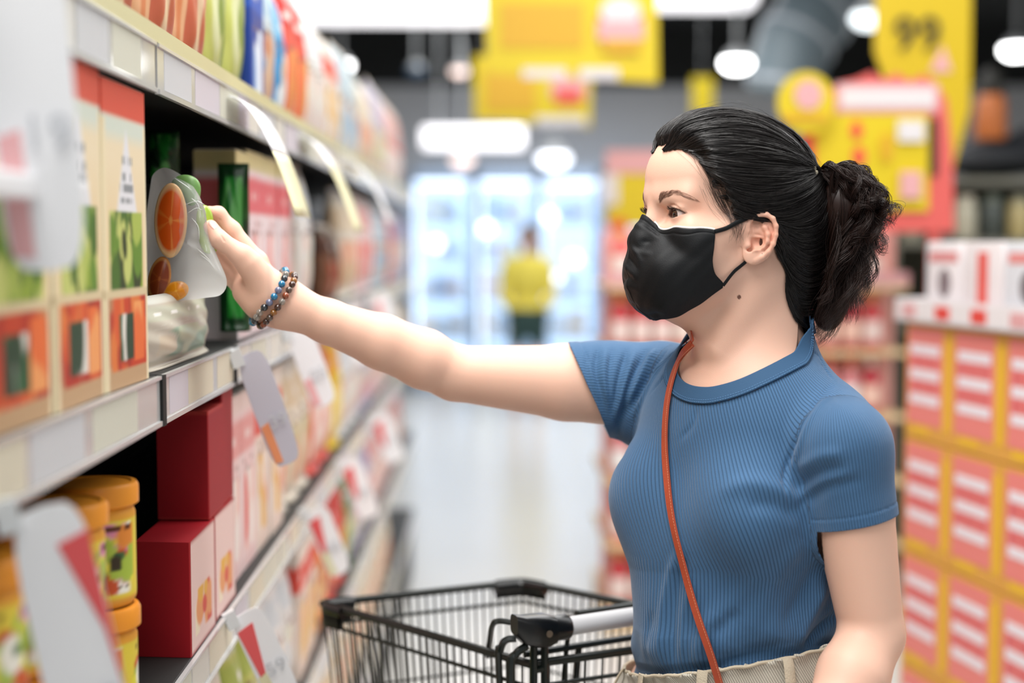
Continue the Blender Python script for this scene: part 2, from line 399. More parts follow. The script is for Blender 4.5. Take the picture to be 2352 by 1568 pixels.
# joints of the arms
SHR = LT(-.01, -.150, 1.272); ELR = at(1046, 857, 1.73); WRR = at(634, 690, 1.665)
SHL = at(1930, 985, 1.485); ELL = at(2003, 1455, 1.475); WRL = at(1850, 1790, 1.385)
HJ = dict(I=[(592, 602, 1.672), (533, 528, 1.672), (501, 492, 1.668), (481, 487, 1.656)],
          M=[(566, 618, 1.684), (508, 560, 1.694), (480, 530, 1.692), (462, 522, 1.682)],
          R=[(556, 638, 1.692), (502, 592, 1.706), (474, 572, 1.706), (456, 566, 1.698)],
          P=[(556, 658, 1.696), (512, 628, 1.708), (489, 618, 1.708), (474, 612, 1.702)],
          T=[(600, 648, 1.650), (556, 587, 1.637), (504, 551, 1.634), (484, 521, 1.640)])
def arms_sdf():
    S = SDF(); k = .008
    S.cone(SHR, ELR + (SHR - ELR) * .55, .050, .046, k); S.cone(ELR + (SHR - ELR) * .55, ELR, .046, .0335, k)
    f = lambda t, dz=0.0: ELR + (WRR - ELR) * t + np.array([0, 0, dz])
    S.chain([f(0), f(.18, .002), f(.42, .002), f(.72), f(1.0)], [.0325, .0355, .0325, .0255, .0235], k)
    S.cone(f(.97), f(1.03), .026, .026, .02, sq=C_F, ratio=.78)
    # palm
    W = WRR; mc = {q: at(*HJ[q][0]) for q in HJ}
    W2 = at(610, 672, 1.667)
    for q, r in (('I', .0125), ('M', .0125), ('R', .0120), ('P', .0115)):
        S.cone(W2 + (mc[q] - W2) * .1, mc[q], .0180, r, .012)
    S.cone(W, W2, .0235, .0215, .015)
    S.cone(at(592, 690, 1.662), at(566, 668, 1.668), .0175, .0160, .012)      # heel of the hand
    S.cone(at(618, 664, 1.652), at(574, 606, 1.640), .0175, .0150, .012)      # thumb root
    rad = dict(I=[.0110, .0095, .0086, .0072], M=[.0110, .0095, .0086, .0072], R=[.0105, .009, .008, .007], P=[.0098, .0082, .0074, .0064])
    for q in 'IMRP': S.chain([at(*p) for p in HJ[q]], rad[q], .006)
    S.chain([at(*p) for p in HJ['T']], [.0150, .0122, .0098, .0082], .006)
    # finger creases
    for a, b, r in (((504, 505, 1.659), (520, 523, 1.659), .0006), ((532, 538, 1.660), (546, 547, 1.660), .0006), ((506, 537, 1.624), (515, 553, 1.624), .0004), ((512, 533, 1.624), (521, 549, 1.624), .0004)):
        S.cone(at(*a), at(*b), r, r, .002, 's')
    S.chain([at(548, 600, 1.640), at(558, 628, 1.646), at(578, 660, 1.646)], [.001, .0016, .0008], .006, 's')
    # near arm
    k = .008
    S.cone(SHL, SHL + (ELL - SHL) * .35, .0415, .0430, k); S.cone(SHL + (ELL - SHL) * .35, ELL, .0435, .0330, k)
    g = lambda t: ELL + (WRL - ELL) * t
    S.chain([g(0), g(.3), g(.7), g(1.0)], [.033, .0365, .029, .024], k)
    # relaxed left hand, out of frame
    d = (WRL - ELL) / np.linalg.norm(WRL - ELL); sd = np.cross(d, [0, 0, 1.0]); sd /= np.linalg.norm(sd)
    for i, (L1, r) in enumerate(((.072, .008), (.080, .0085), (.075, .008), (.060, .007))):
        o = WRL + d * .085 + sd * (i - 1.5) * .019; S.cone(WRL + d * .01, o, .016, .011, .01)
        S.chain([o, o + d * L1 * .5 + np.array([0, 0, -.008]), o + d * L1 * .85 + np.array([0, 0, -.03])], [r * 1.1, r, r * .8], .004)
    S.chain([WRL + d * .02, WRL + d * .05 - sd * .035, WRL + d * .085 - sd * .045], [.015, .011, .008], .006)
    return S
def torso_sdf(off=0.0):
    S = SDF(); E = lambda c, r, k=.03, op='u': S.ell(c, [q + off for q in r], TM, k, op)
    E((-.008, 0, 1.19), (.098, .136, .165), .03)
    S.cone(LT(-.018, -.125, 1.270), LT(-.018, .106, 1.246), .045 + off, .041 + off, .03)
    E((.012, 0, 1.235), (.066, .105, .080), .03)
    E((.005, 0, 1.055), (.084, .113, .150), .05)
    E((-.006, 0, .900), (.105, .150, .120), .05)
    for s in (1, -1):
        E((.066, s * .066, 1.160), (.046, .056, .056), .035)
    S.cone(LT(-.030, 0, 1.298), LT(-.018, .112, 1.248), .034 + off, .034 + off, .03)
    S.cone(LT(-.030, 0, 1.303), LT(-.018, -.125, 1.274), .036 + off, .036 + off, .03)
    return S
def legs_sdf():
    S = SDF()
    for s in (1, -1):
        hip = LT(-.005, s * .085, .86); kn = LT(.015, s * .085, .46); an = LT(-.010, s * .085, .09)
        S.cone(hip, kn, .085, .052, .04); S.cone(kn, LT(-.012, s * .085, .30), .050, .053, .03); S.cone(LT(-.012, s * .085, .30), an, .053, .036, .03)
        S.cone(LT(-.03, s * .085, .045), LT(.14, s * .090, .030), .034, .026, .02)
    return S
HEAD = head_sdf(); EARL = ear_sdf(1); EARR = ear_sdf(-1)
ARMS = arms_sdf(); TORSO = torso_sdf(); LEGS = legs_sdf()
NECKBODY = SDF().include(TORSO)
BODY = SDF().include(TORSO).include(HEAD)
for e in (EARL, EARR):
    BODY.add(lambda P, e=e: e.raw(P), HL(0, .075 if e is EARL else -.075, 0), .05, .004)
BODY.include(ARMS)
LOWER = SDF().include(TORSO).include(LEGS)
SQ = float(globals().get('SDF_Q', 1.0))
def build_body():
    parts = []
    ho = HM[:3, 3]; S = SDF().include(TORSO).include(HEAD)
    for e in (EARL, EARR): S.add(lambda P, e=e: e.raw(P), HL(0, .075 if e is EARL else -.075, 0), .05, .004)
    S = BODY
    parts.append(S.polygonise(ho + [-.13, -.13, -.205], ho + [.13, .13, .135], .0010 * SQ))
    parts.append(S.polygonise([.155, 1.40, 1.16], [.50, 1.82, ho[2] - .200], .0035 * SQ))
    parts.append(S.polygonise([-.258, 1.6, 1.20], [.17, 1.84, 1.46], .0016 * SQ))
    parts.append(ARMS.polygonise([-.36, 1.6, 1.34], [-.252, 1.76, 1.54], .0009 * SQ))
    parts.append(ARMS.polygonise([.22, 1.28, .62], [.48, 1.58, 1.163], .0020 * SQ))
    parts.append(LOWER.polygonise([0.0, 1.3, 0.0], [.56, 1.9, 1.165], .006 * SQ))
    return parts
PERSON = empty('person', 'woman in black face mask and blue ribbed t-shirt reaching to the left shelf', 'person', (0.283, 1.605, 0))
def gauss(P, c, r): return np.exp(-((P - np.asarray(c)) ** 2).sum(1) / (r * r))
def skin_material():
    m = mat('skin', (0.78, 0.50, 0.37), rough=.48, spec=.35, sss=.12, attr='Col', bump=.12, bscale=900)
    return m
SKIN = np.array(srgb('e8bca6'))
def build_skin():
    V, Q = join_vq(build_body())
    N = BODY.grad(V); g = shirt_g(V); col_ = np.clip(-neck_g(V) / .004, 0, 1) * (neck_g(V) > -.03) * (V[:, 2] < 1.365)
    sv = SHIRT(V); hemmed = np.clip((-g - .006) / .008, 0, 1) * (V[:, 2] > 1.0) * (sv < .016) * (V[:, 2] < 1.37) * np.maximum(1, (sv + .004) / .0085); hemmed = np.where((sv > .002) & (V[:, 2] < 1.12), 0, hemmed); V = (V - N * (.0085 * np.maximum(hemmed, col_ * .55))[:, None]).astype(f32)
    col = np.tile(SKIN, (len(V), 1)); P = V.astype(float)
    red = np.array(srgb('e29a80')); mole = np.array(srgb('5a3328'))
    def blend(w, c): 
        global _c
        col[:] = col * (1 - w[:, None]) + c * w[:, None]
    for s in (1, -1):
        blend(.55 * gauss(P, HL(-.002, s * .082, .0), .026), red)
        blend(.38 * gauss(P, HL(.070, s * .050, .026), .013), np.array(srgb('d98d6c')))
        blend(.30 * gauss(P, HL(.078, s * .036, .034), .010), np.array(srgb('d99a7e')))
        blend(.14 * gauss(P, HL(.070, s * .048, -.005), .022), red)
    for q in 'IMRPT':
        blend(.35 * gauss(P, at(*HJ[q][-1]), .013), np.array(srgb('e59c80')))
    for i, s in enumerate((1, -1)):
        c = EYE_C[i]; near = np.linalg.norm(P - HL(*c), axis=1) < .024; d = np.full(len(P), 1.0); d[near] = np.abs(eye_open(P[near], c, s)); v = inv(HM, P)[:, 2] - c[2]
        blend(np.where(v > -.0005, .85, .35) * np.exp(-(d / .0011) ** 2), np.array(srgb('3b221b')))
    for px, py, r in ((1698, 682, .0022), (1750, 582, .0008)):
        c = BODY.march([px], [py])[0]; blend((np.linalg.norm(P - c, axis=1) < r).astype(float) * .9, mole)
    return link('body', mesh_np('body', V, Q, colors=col), skin_material(), PERSON, world=True)
# ---- eyes
def build_eyes():
    me_m = mat('eyeball', (1, 1, 1), rough=.04, spec=.8, attr='Col')
    for i, s in enumerate((1, -1)):
        c = np.array(EYE_C[i]); n, k = 96, 96; V = []; r = .0121
        g = np.array([1.0, 0.02, -.10]); g /= np.linalg.norm(g)
        a = np.cross([0, 0, 1.0], g); a /= np.linalg.norm(a); b = np.cross(g, a)
        th = np.linspace(0, math.pi, n)[:, None]; ph = np.linspace(0, 2 * math.pi, k, endpoint=False)[None]
        rr = r + .0007 * np.exp(-(th / .42) ** 2)
        P = (np.cos(th) * rr)[..., None] * g + (np.sin(th) * np.cos(ph) * rr)[..., None] * a + (np.sin(th) * np.sin(ph) * rr)[..., None] * b
        T = np.broadcast_to(th, (n, k)).ravel(); PHI = np.broadcast_to(ph, (n, k)).ravel()
        col = np.tile(np.array(srgb('dccbc6')), (n * k, 1)); col[T > .9] = srgb('e6c4bb')
        iris = np.array(srgb('3a2118')); ring = np.array(srgb('170d0a'))
        col[T < .50] = ring; m_ = T < .45; col[m_] = iris * (1 + .5 * np.sin(PHI[m_] * 23))[:, None]; col[T < .20] = (.002, .002, .002)
        V = tr(HM, (P.reshape(-1, 3) + c)); Q = [(x * k + y, x * k + (y + 1) % k, (x + 1) * k + (y + 1) % k, (x + 1) * k + y) for x in range(n - 1) for y in range(k)]
        link('eye', mesh_np('eye', V, Q, colors=col), me_m, PERSON, world=True)
build_eyes()
def nail(cx, cy, a, b, rot, Y):
    n, k = 20, 6; th = np.linspace(0, 2 * math.pi, n, endpoint=False); r = np.linspace(.02, 1, k); R_, T_ = np.meshgrid(r, th, indexing='ij'); e = .75
    x = a * R_ * np.sign(np.cos(T_)) * np.abs(np.cos(T_)) ** e; y = b * R_ * np.sign(np.sin(T_)) * np.abs(np.sin(T_)) ** e
    px = cx + x * math.cos(rot) - y * math.sin(rot); py = cy + x * math.sin(rot) + y * math.cos(rot); P = ARMS.march(px.ravel(), py.ravel(), t0=1.4)
    N = ARMS.grad(P.astype(f32)); V = P + N * (.0005 - .0005 * (R_.ravel() > .99))[:, None]
    Q = [(i * n + j, (i + 1) * n + j, (i + 1) * n + (j + 1) % n, i * n + (j + 1) % n) for i in range(k - 1) for j in range(n)]
    link('thumbnail', mesh_np('thumbnail', V, Q), mat('nail', srgb('e9b3a4'), rough=.22, spec=.6), PERSON, world=True)
nail(488, 516, 13, 7, math.radians(52), 1.63)
HAIR = mat('black_hair', srgb('15100f'), rough=.29, spec=.55)
BROWH = mat('brow_hair', srgb('6a4a3a'), rough=.6)
def lashes_brows():
    F = SDF().include(TORSO).include(HEAD)
    for i, s in enumerate((1, -1)):
        c = EYE_C[i]; P = []
        for u in np.linspace(-.0130, .0138, 46):
            v = .0058 - 25 * (u + .002) ** 2; 
            b0 = np.array([c[0] + math.sqrt(max(.0134 ** 2 - (u) ** 2 - v * v, 1e-6)) + .0002, c[1] + s * u, c[2] + v + u * .1]); L = .0062 + RNG.uniform(-.001, .001)
            d = np.array([1.0, s * u * 45, -.1]); d /= np.linalg.norm(d); k = []
            for t in np.linspace(0, 1, 6): k.append(b0 + d * L * t + np.array([0, 0, .0035 * t * t]))
            P.append(tr(HM, np.array(k)))
        strands_mesh('eyelashes', np.array(P), .00016, HAIR, PERSON)
    # brows: short hairs lying on the skin
    for s in (1, -1):
        S = []
        arc = catmull([(.094, s * .0155, .0330), (.092, s * .025, .0365), (.085, s * .038, .0385), (.070, s * .0515, .0315)], 60)
        for n in range(330):
            t = RNG.beta(1.1, 1.5); wdt = .0026 * (1 - t) ** .4 + .0003; j = min(int(t * 59), 58); p = arc[j] + np.array([0, 0, RNG.uniform(-1, 1) * wdt])
            tn = arc[j + 1] - arc[j]; tn /= np.linalg.norm(tn); up = .55 * (1 - t) ** 2
            d = tn * (1 - up * .7) + np.array([0, 0, up]); L = RNG.uniform(.0035, .006)
            S.append(np.array([p + d * L * q for q in np.linspace(0, 1, 5)]))
        S = tr(HM, np.array(S)); N, K, _ = S.shape; q = S.reshape(-1, 3).astype(f32)
        for _ in range(3): q = q - F.grad(q) * (F(q) - .0003)[:, None]
        strands_mesh('eyebrow', q.reshape(N, K, 3), .00007, BROWH, PERSON)
lashes_brows()
# ------------------------------------------------------------------ shirt
def fold_field(F, V, folds):
    """ridges (+) and valleys (-) of cloth: list of (pixel polyline, half width, height)"""
    N = F.grad(V); disp = np.zeros(len(V)); P = V.astype(float)
    allq = np.concatenate([catmull(f[0], 72) for f in folds]); allW = F.march(allq[:, 0], allq[:, 1]).reshape(len(folds), 72, 3)
    for fi, (pl, wd, h) in enumerate(folds):
        W = allW[fi]; t = np.linspace(0, 1, len(W)); 
        lo, hi = W.min(0) - wd * 3, W.max(0) + wd * 3; m = np.flatnonzero(((P > lo) & (P < hi)).all(1))
        if not len(m): continue
        D = np.linalg.norm(P[m, None] - W[None], axis=2); j = D.argmin(1); d = D[np.arange(len(m)), j]
        env = np.clip(np.sin(np.pi * np.clip(t[j] * .94 + .03, 0, 1)) * 1.6, 0, 1)
        disp[m] += 1.5 * h * env * np.exp(-(d / wd) ** 2)
    return N, disp
def grown(off, drape=True):
    S = SDF(); src = list(TORSO.L) + [p for p in HEAD.L if p[1][2] - p[2] < 1.40]
    if drape: src += SDF().cone(LT(.03, -.02, 1.10), LT(.02, -.01, 1.03), .072, .086, .05).L
    for (fn, c, R, k, op) in src: S.L.append(((lambda P, fn=fn: fn(P) - f32(off)) if op == 'u' else (lambda P, fn=fn: fn(P) + f32(off)), c, R + off, k, op))
    return S
SHIRT_T = grown(.0055)
def sleeve(a, b, r0, r1, k=.02):
    return SDF().cone(a, b, r0, r1, k)
dL = (ELL - SHL) / np.linalg.norm(ELL - SHL); dR = (ELR - SHR) / np.linalg.norm(ELR - SHR)
hemL = at(1962, 1195, 1.482); hemR = at(1352, 893, 1.725)
def hem_plane(H, d, p0, p1, Y):
    e = at(*p1, Y) - at(*p0, Y); n = d - e * d.dot(e) / e.dot(e); return H, n / np.linalg.norm(n)
HPL = hem_plane(hemL, dL, (1868, 1214), (2060, 1172), 1.482); HPR = hem_plane(hemR, dR, (1308, 800), (1390, 990), 1.725)
SLL = sleeve(SHL + dL * .020, hemL + dL * .012, .0475, .0460); SLR = sleeve(SHR, hemR + dR * .03, .0590, .0540)
SHIRT = SDF().include(SHIRT_T).include(SLL).include(SLR)
SHIRT.cone(LT(-.018, .104, 1.246), SHL + dL * .020, .0455, .0475, .02)
SHIRT.cone(LT(-.02, -.13, 1.23), SHR + dR * .06, .045, .040, .03)
_t = math.radians(33); NO = np.array([.012, .008, 1.332]); NX = np.array([math.cos(_t), 0, -math.sin(_t)]); NZ = np.array([math.sin(_t), 0, math.cos(_t)]); NA = (.075, .069)
def neck_g(P):
    q = inv(TM, np.asarray(P, float)) - NO; xf = q @ NX; x = np.where(xf > 0, xf / NA[0], np.minimum(q[:, 0], 0) / .056); u = np.sqrt(x ** 2 + (q[:, 1] / NA[1]) ** 2)
    return np.where((q @ NZ > -.08) & (q[:, 2] > -.07), (1 - u) * .07, -1.0)      # >0 inside the neck hole
def waist_top(P):
    q = inv(TM, np.asarray(P, float)); return .980 + .28 * np.clip(q[:, 1], -.12, .13) - .03 * q[:, 0]
def shirt_g(P):
    P = np.asarray(P, float); p = P.astype(f32)
    sl = SLL.raw(p); sr = SLR.raw(p); st = SHIRT_T.raw(p)
    gL = np.where((sl < st - .004) & (st > .012), (P - HPL[0]) @ HPL[1], -1.0); gR = np.where(sr < st - .004, (P - HPR[0]) @ HPR[1], -1.0)
    return np.maximum.reduce([neck_g(P) + .0170, gL, gR, waist_top(P) - .016 - P[:, 2]])
FOLDS = [
 ([(1345, 803), (1352, 870), (1380, 950)], .003, -.0016), ([(1372, 797), (1370, 860), (1395, 965)], .004, -.0028), ([(1392, 800), (1388, 860), (1400, 940)], .004, .0018),
 ([(1405, 800), (1398, 870), (1404, 950)], .003, -.0018), ([(1440, 803), (1422, 870), (1408, 960)], .004, -.0032), ([(1460, 800), (1436, 880), (1412, 970)], .005, .0028),
 ([(1482, 805), (1448, 880), (1420, 980)], .004, -.0036), ([(1508, 800), (1478, 850), (1440, 930)], .005, .0036), ([(1524, 812), (1490, 862), (1440, 950)], .004, -.0036),
 ([(1540, 800), (1500, 870), (1450, 960)], .004, .0022), ([(1586, 795), (1545, 835), (1495, 900)], .004, -.0022), ([(1560, 800), (1530, 828), (1505, 860)], .004, .0020),
 ([(1440, 920), (1418, 990), (1408, 1060)], .006, -.0030), ([(1600, 935), (1590, 975), (1560, 1010)], .004, -.0010),
 # armhole seam and armpit drag lines of the near sleeve
 ([(1912, 876), (1866, 930), (1834, 990), (1810, 1060), (1800, 1120), (1822, 1172)], .0032, -.0020),
 ([(1925, 888), (1880, 935), (1848, 990), (1826, 1060), (1815, 1110)], .004, .0012),
 ([(1828, 1130), (1870, 1095), (1940, 1070)], .007, -.0022), ([(1835, 1165), (1900, 1120), (1985, 1100)], .007, -.0018), ([(1830, 1080), (1880, 1050), (1940, 1040)], .007, .0018), ([(1826, 1150), (1880, 1108), (1960, 1085)], .006, .0014),
 ([(1840, 1158), (1780, 1122), (1720, 1110), (1650, 1130)], .011, .0032), ([(1838, 1185), (1780, 1160), (1710, 1158)], .010, -.0022),
 ([(1850, 1240), (1800, 1300), (1740, 1400), (1700, 1480)], .014, .0030), ([(1880, 1290), (1840, 1370), (1790, 1460)], .010, -.0035),
 ([(1895, 1340), (1860, 1420), (1830, 1480)], .008, .0035), ([(1910, 1400), (1880, 1450), (1850, 1490)], .006, -.0040), ([(1800, 1480), (1720, 1505), (1650, 1520)], .009, -.0028),
 ([(1560, 1260), (1535, 1330), (1520, 1420), (1520, 1530)], .006, .0020), ([(1580, 1280), (1555, 1350), (1545, 1430), (1550, 1530)], .006, -.0018),
 ([(1590, 1330), (1570, 1420), (1566, 1530)], .006, .0020), ([(1500, 1400), (1490, 1470), (1492, 1530)], .007, -.0016), ([(1640, 1400), (1612, 1470), (1600, 1535)], .008, .0025),
 ([(1700, 1400), (1650, 1450), (1625, 1520)], .008, -.0025), ([(1760, 1300), (1690, 1380), (1640, 1440)], .012, .0020),
 ([(1880, 830), (1900, 850), (1912, 872)], .0020, -.0010), ([(1848, 800), (1880, 815), (1905, 862)], .0018, -.0012),
]
def rib_uv(V):
    P = V.astype(float); q = inv(TM, P); z = q[:, 2]
    ang = np.arctan2(q[:, 1] / .135, (q[:, 0] + .01) / .10); u = ang * .118 + .30 * np.maximum(z - 1.10, 0) * np.cos(ang * .6)
    uv = np.stack([u, z], 1); p = V.astype(f32); st = SHIRT_T.raw(p)
    for SL, H, d, o in ((SLL, HPL[0], dL, 3.0), (SLR, HPR[0], dR, 6.0)):
        s = SL.raw(p) < st + (-.001 if o == 3 else .004); r = P - H; v = r @ d; w_ = np.array([0, 0, 1.0]) - d * d[2]
        if np.linalg.norm(w_) < .5: w_ = np.array([0, 1.0, 0]) - d * d[1]
        w_ /= np.linalg.norm(w_); x_ = np.cross(d, w_); q1 = np.array([0, -1.0, 0]); q1 = q1 - d * q1.dot(d); q1 /= np.linalg.norm(q1); q2 = np.cross(d, q1); a = np.arctan2(-(r @ x_), -(r @ w_)) if o == 6 else np.arctan2((r @ q2), (r @ q1))
        uv[s, 0] = a[s] * .053 + o; uv[s, 1] = v[s]
    return uv
def cloth_material(name, col, pitch, bumpd, rough=.72, sheen=.25):
    m = bpy.data.materials.new(name); m.use_nodes = True; nt = m.node_tree; N = nt.nodes; Lk = nt.links.new; b = N['Principled BSDF']
    b.inputs['Roughness'].default_value = rough; b.inputs['Sheen Weight'].default_value = sheen; b.inputs['Specular IOR Level'].default_value = .25; b.inputs['Sheen Roughness'].default_value = .4
    b.inputs['Sheen Tint'].default_value = (.75, .85, 1, 1)
    uv = N.new('ShaderNodeUVMap'); sp = N.new('ShaderNodeSeparateXYZ'); Lk(uv.outputs[0], sp.inputs[0])
    mu = N.new('ShaderNodeMath'); mu.operation = 'MULTIPLY'; mu.inputs[1].default_value = 2 * math.pi / pitch; Lk(sp.outputs[0], mu.inputs[0])
    si = N.new('ShaderNodeMath'); si.operation = 'SINE'; Lk(mu.outputs[0], si.inputs[0])
    ab = N.new('ShaderNodeMapRange'); ab.inputs['From Min'].default_value = -1; ab.inputs['From Max'].default_value = -.2; Lk(si.outputs[0], ab.inputs['Value'])
    ns = N.new('ShaderNodeTexNoise'); ns.inputs['Scale'].default_value = 900; ns.inputs['Detail'].default_value = 2
    tc = N.new('ShaderNodeTexCoord'); Lk(tc.outputs['Object'], ns.inputs['Vector'])
    ad = N.new('ShaderNodeMath'); ad.operation = 'MULTIPLY_ADD'; ad.inputs[1].default_value = .5; Lk(ns.outputs[0], ad.inputs[0]); Lk(ab.outputs[0], ad.inputs[2])
    bp = N.new('ShaderNodeBump'); bp.inputs['Strength'].default_value = 1.0; bp.inputs['Distance'].default_value = bumpd; Lk(ad.outputs[0], bp.inputs['Height']); Lk(bp.outputs[0], b.inputs['Normal'])
    mx = N.new('ShaderNodeMix'); mx.data_type = 'RGBA'; mx.inputs[6].default_value = (*[c * .62 for c in col], 1); mx.inputs[7].default_value = (*col, 1); Lk(ab.outputs[0], mx.inputs[0]); Lk(mx.outputs[2], b.inputs['Base Color'])  # rib grooves painted darker to stand for the shade between ribs
    return m
BLUE = srgb('44698f')
SHIRT_M = cloth_material('blue_rib_knit', BLUE, .0034, .0005)
BAND_M = mat('blue_band_knit', tuple(c * .72 for c in BLUE), rough=.75, spec=.2, bump=.25, bscale=900)
STITCH = mat('blue_stitch', srgb('5f8cb8'), rough=.8)
def build_shirt():
    V, Q = SHIRT.polygonise([.03, 1.38, .925], [.50, 1.86, 1.368], .0016 * SQ)
    V, Q = clip_mesh(V, Q, shirt_g)
    N, d = fold_field(SHIRT, V, FOLDS); uv = rib_uv(V); P = V.astype(float)
    z = P[:, 2]
    # soft overall drape and blousing above the waistband
    d += .0012 * np.sin(P[:, 0] * 95 + z * 40) * np.clip((1.25 - z) * 6, 0, 1)
    q = inv(TM, P); hh = z - waist_top(P); back = np.clip(-q[:, 0] * 12, 0, 1)
    d += .006 * np.exp(-((hh - .030) / .018) ** 2) * (.5 + .5 * np.sin(np.arctan2(P[:, 1] - 1.6, P[:, 0] - .28) * 9 + 1)) + .016 * back * np.exp(-((hh - .034) / .028) ** 2)
    d -= .0030 * np.clip(1 - (hh - .002) / .010, 0, 1)
    # hem stitching groove
    for H, n, SL in ((HPL[0], HPL[1], SLL), (HPR[0], HPR[1], SLR)):
        s = (P - H) @ n; near = np.abs(SL.raw(V)) < .004; d += np.where(near, -.0009 * np.exp(-((s + .0125) / .0011) ** 2) + .0006 * (s > -.0125), 0)
    V2 = (P + N * d[:, None]).astype(f32)
    o = link('t_shirt', mesh_np('t_shirt', V2, Q, uv=uv), SHIRT_M, PERSON, world=True); o['label'] = 'dusty blue ribbed t-shirt'
    md = o.modifiers.new('thick', 'SOLIDIFY'); md.thickness = .0011; md.offset = -1
    # collar band: walk a constant width inwards over the neck from the shirt edge
    CS = grown(.0072); n = 360; th = np.linspace(0, 2 * math.pi, n, endpoint=False); k0 = 1 + .0180 / .07
    W = NO + np.cos(th)[:, None] * NA[0] * k0 * NX + np.sin(th)[:, None] * NA[1] * k0 * np.array([0, 1.0, 0]); z = np.linspace(.08, -.12, 220)
    bk = (np.cos(th) < 0)[:, None]; W = np.where(bk, NO + np.cos(th)[:, None] * .056 * k0 * np.array([1.0, 0, 0]) + np.sin(th)[:, None] * NA[1] * k0 * np.array([0, 1.0, 0]), W); mixd = np.clip(-np.cos(th) * 3, 0, 1)[:, None]; DZ = NZ * (1 - mixd) + np.array([0, 0, 1.0]) * mixd
    G = tr(TM, (W[:, None] + z[None, :, None] * DZ[:, None]).reshape(-1, 3)); D = CS(G.astype(f32)).reshape(n, 220); G = G.reshape(n, 220, 3)
    P = []
    for i in range(n):
        c_ = np.flatnonzero((D[i, :-1] >= 0) & (D[i, 1:] < 0)); P.append(G[i, c_[np.argmin(np.abs(z[c_]))]] if len(c_) and np.abs(z[c_]).min() < .035 else np.full(3, np.nan))
    P = np.array(P); ok = np.isfinite(P[:, 0]); ii = np.arange(n)
    for a_ in range(3): P[:, a_] = np.interp(ii, np.concatenate([ii[ok] - n, ii[ok], ii[ok] + n]), np.tile(P[ok, a_], 3))
    for _ in range(12): P = (np.roll(P, 1, 0) + 2 * P + np.roll(P, -1, 0)) / 4; ax = TM[:3, :3] @ NZ; rows = []
    for r in range(15):
        for _ in range(3):
            q = P.astype(f32); P = P - CS.grad(q) * CS(q)[:, None]
        for _ in range(2): P = (np.roll(P, 1, 0) + 2 * P + np.roll(P, -1, 0)) / 4
        rows.append(P.copy()); N = CS.grad(P.astype(f32)); c0 = tr(TM, NO); rad = c0 - P; rad = rad - (rad @ ax)[:, None] * ax; rad /= np.linalg.norm(rad, axis=1)[:, None]
        t = rad - N * (rad * N).sum(1)[:, None]; t /= np.linalg.norm(t, axis=1)[:, None]; P = P + t * .00135
    R = np.array(rows); V = R.reshape(-1, 3); Q = [(i * n + j, i * n + (j + 1) % n, (i + 1) * n + (j + 1) % n, (i + 1) * n + j) for i in range(len(R) - 1) for j in range(n)]
    me = mesh_np('collar_band', V, Q); c = link('collar_band', me, BAND_M, o, world=True); md = c.modifiers.new('thick', 'SOLIDIFY'); md.thickness = .0024; md.offset = 0
    mb = MB()
    for row in (1, 3):
        Wn = CS.grad(R[row].astype(f32)); e = R[row] + Wn * .0014
        for i in range(0, n, 2): mb.tube([e[i], e[i] + (e[(i + 1) % n] - e[i]) * 1.15], .00032, 4)
    mb.build('collar_stitching', STITCH, c, world=True)
    return o
build_skin()
SHIRT_O = build_shirt()
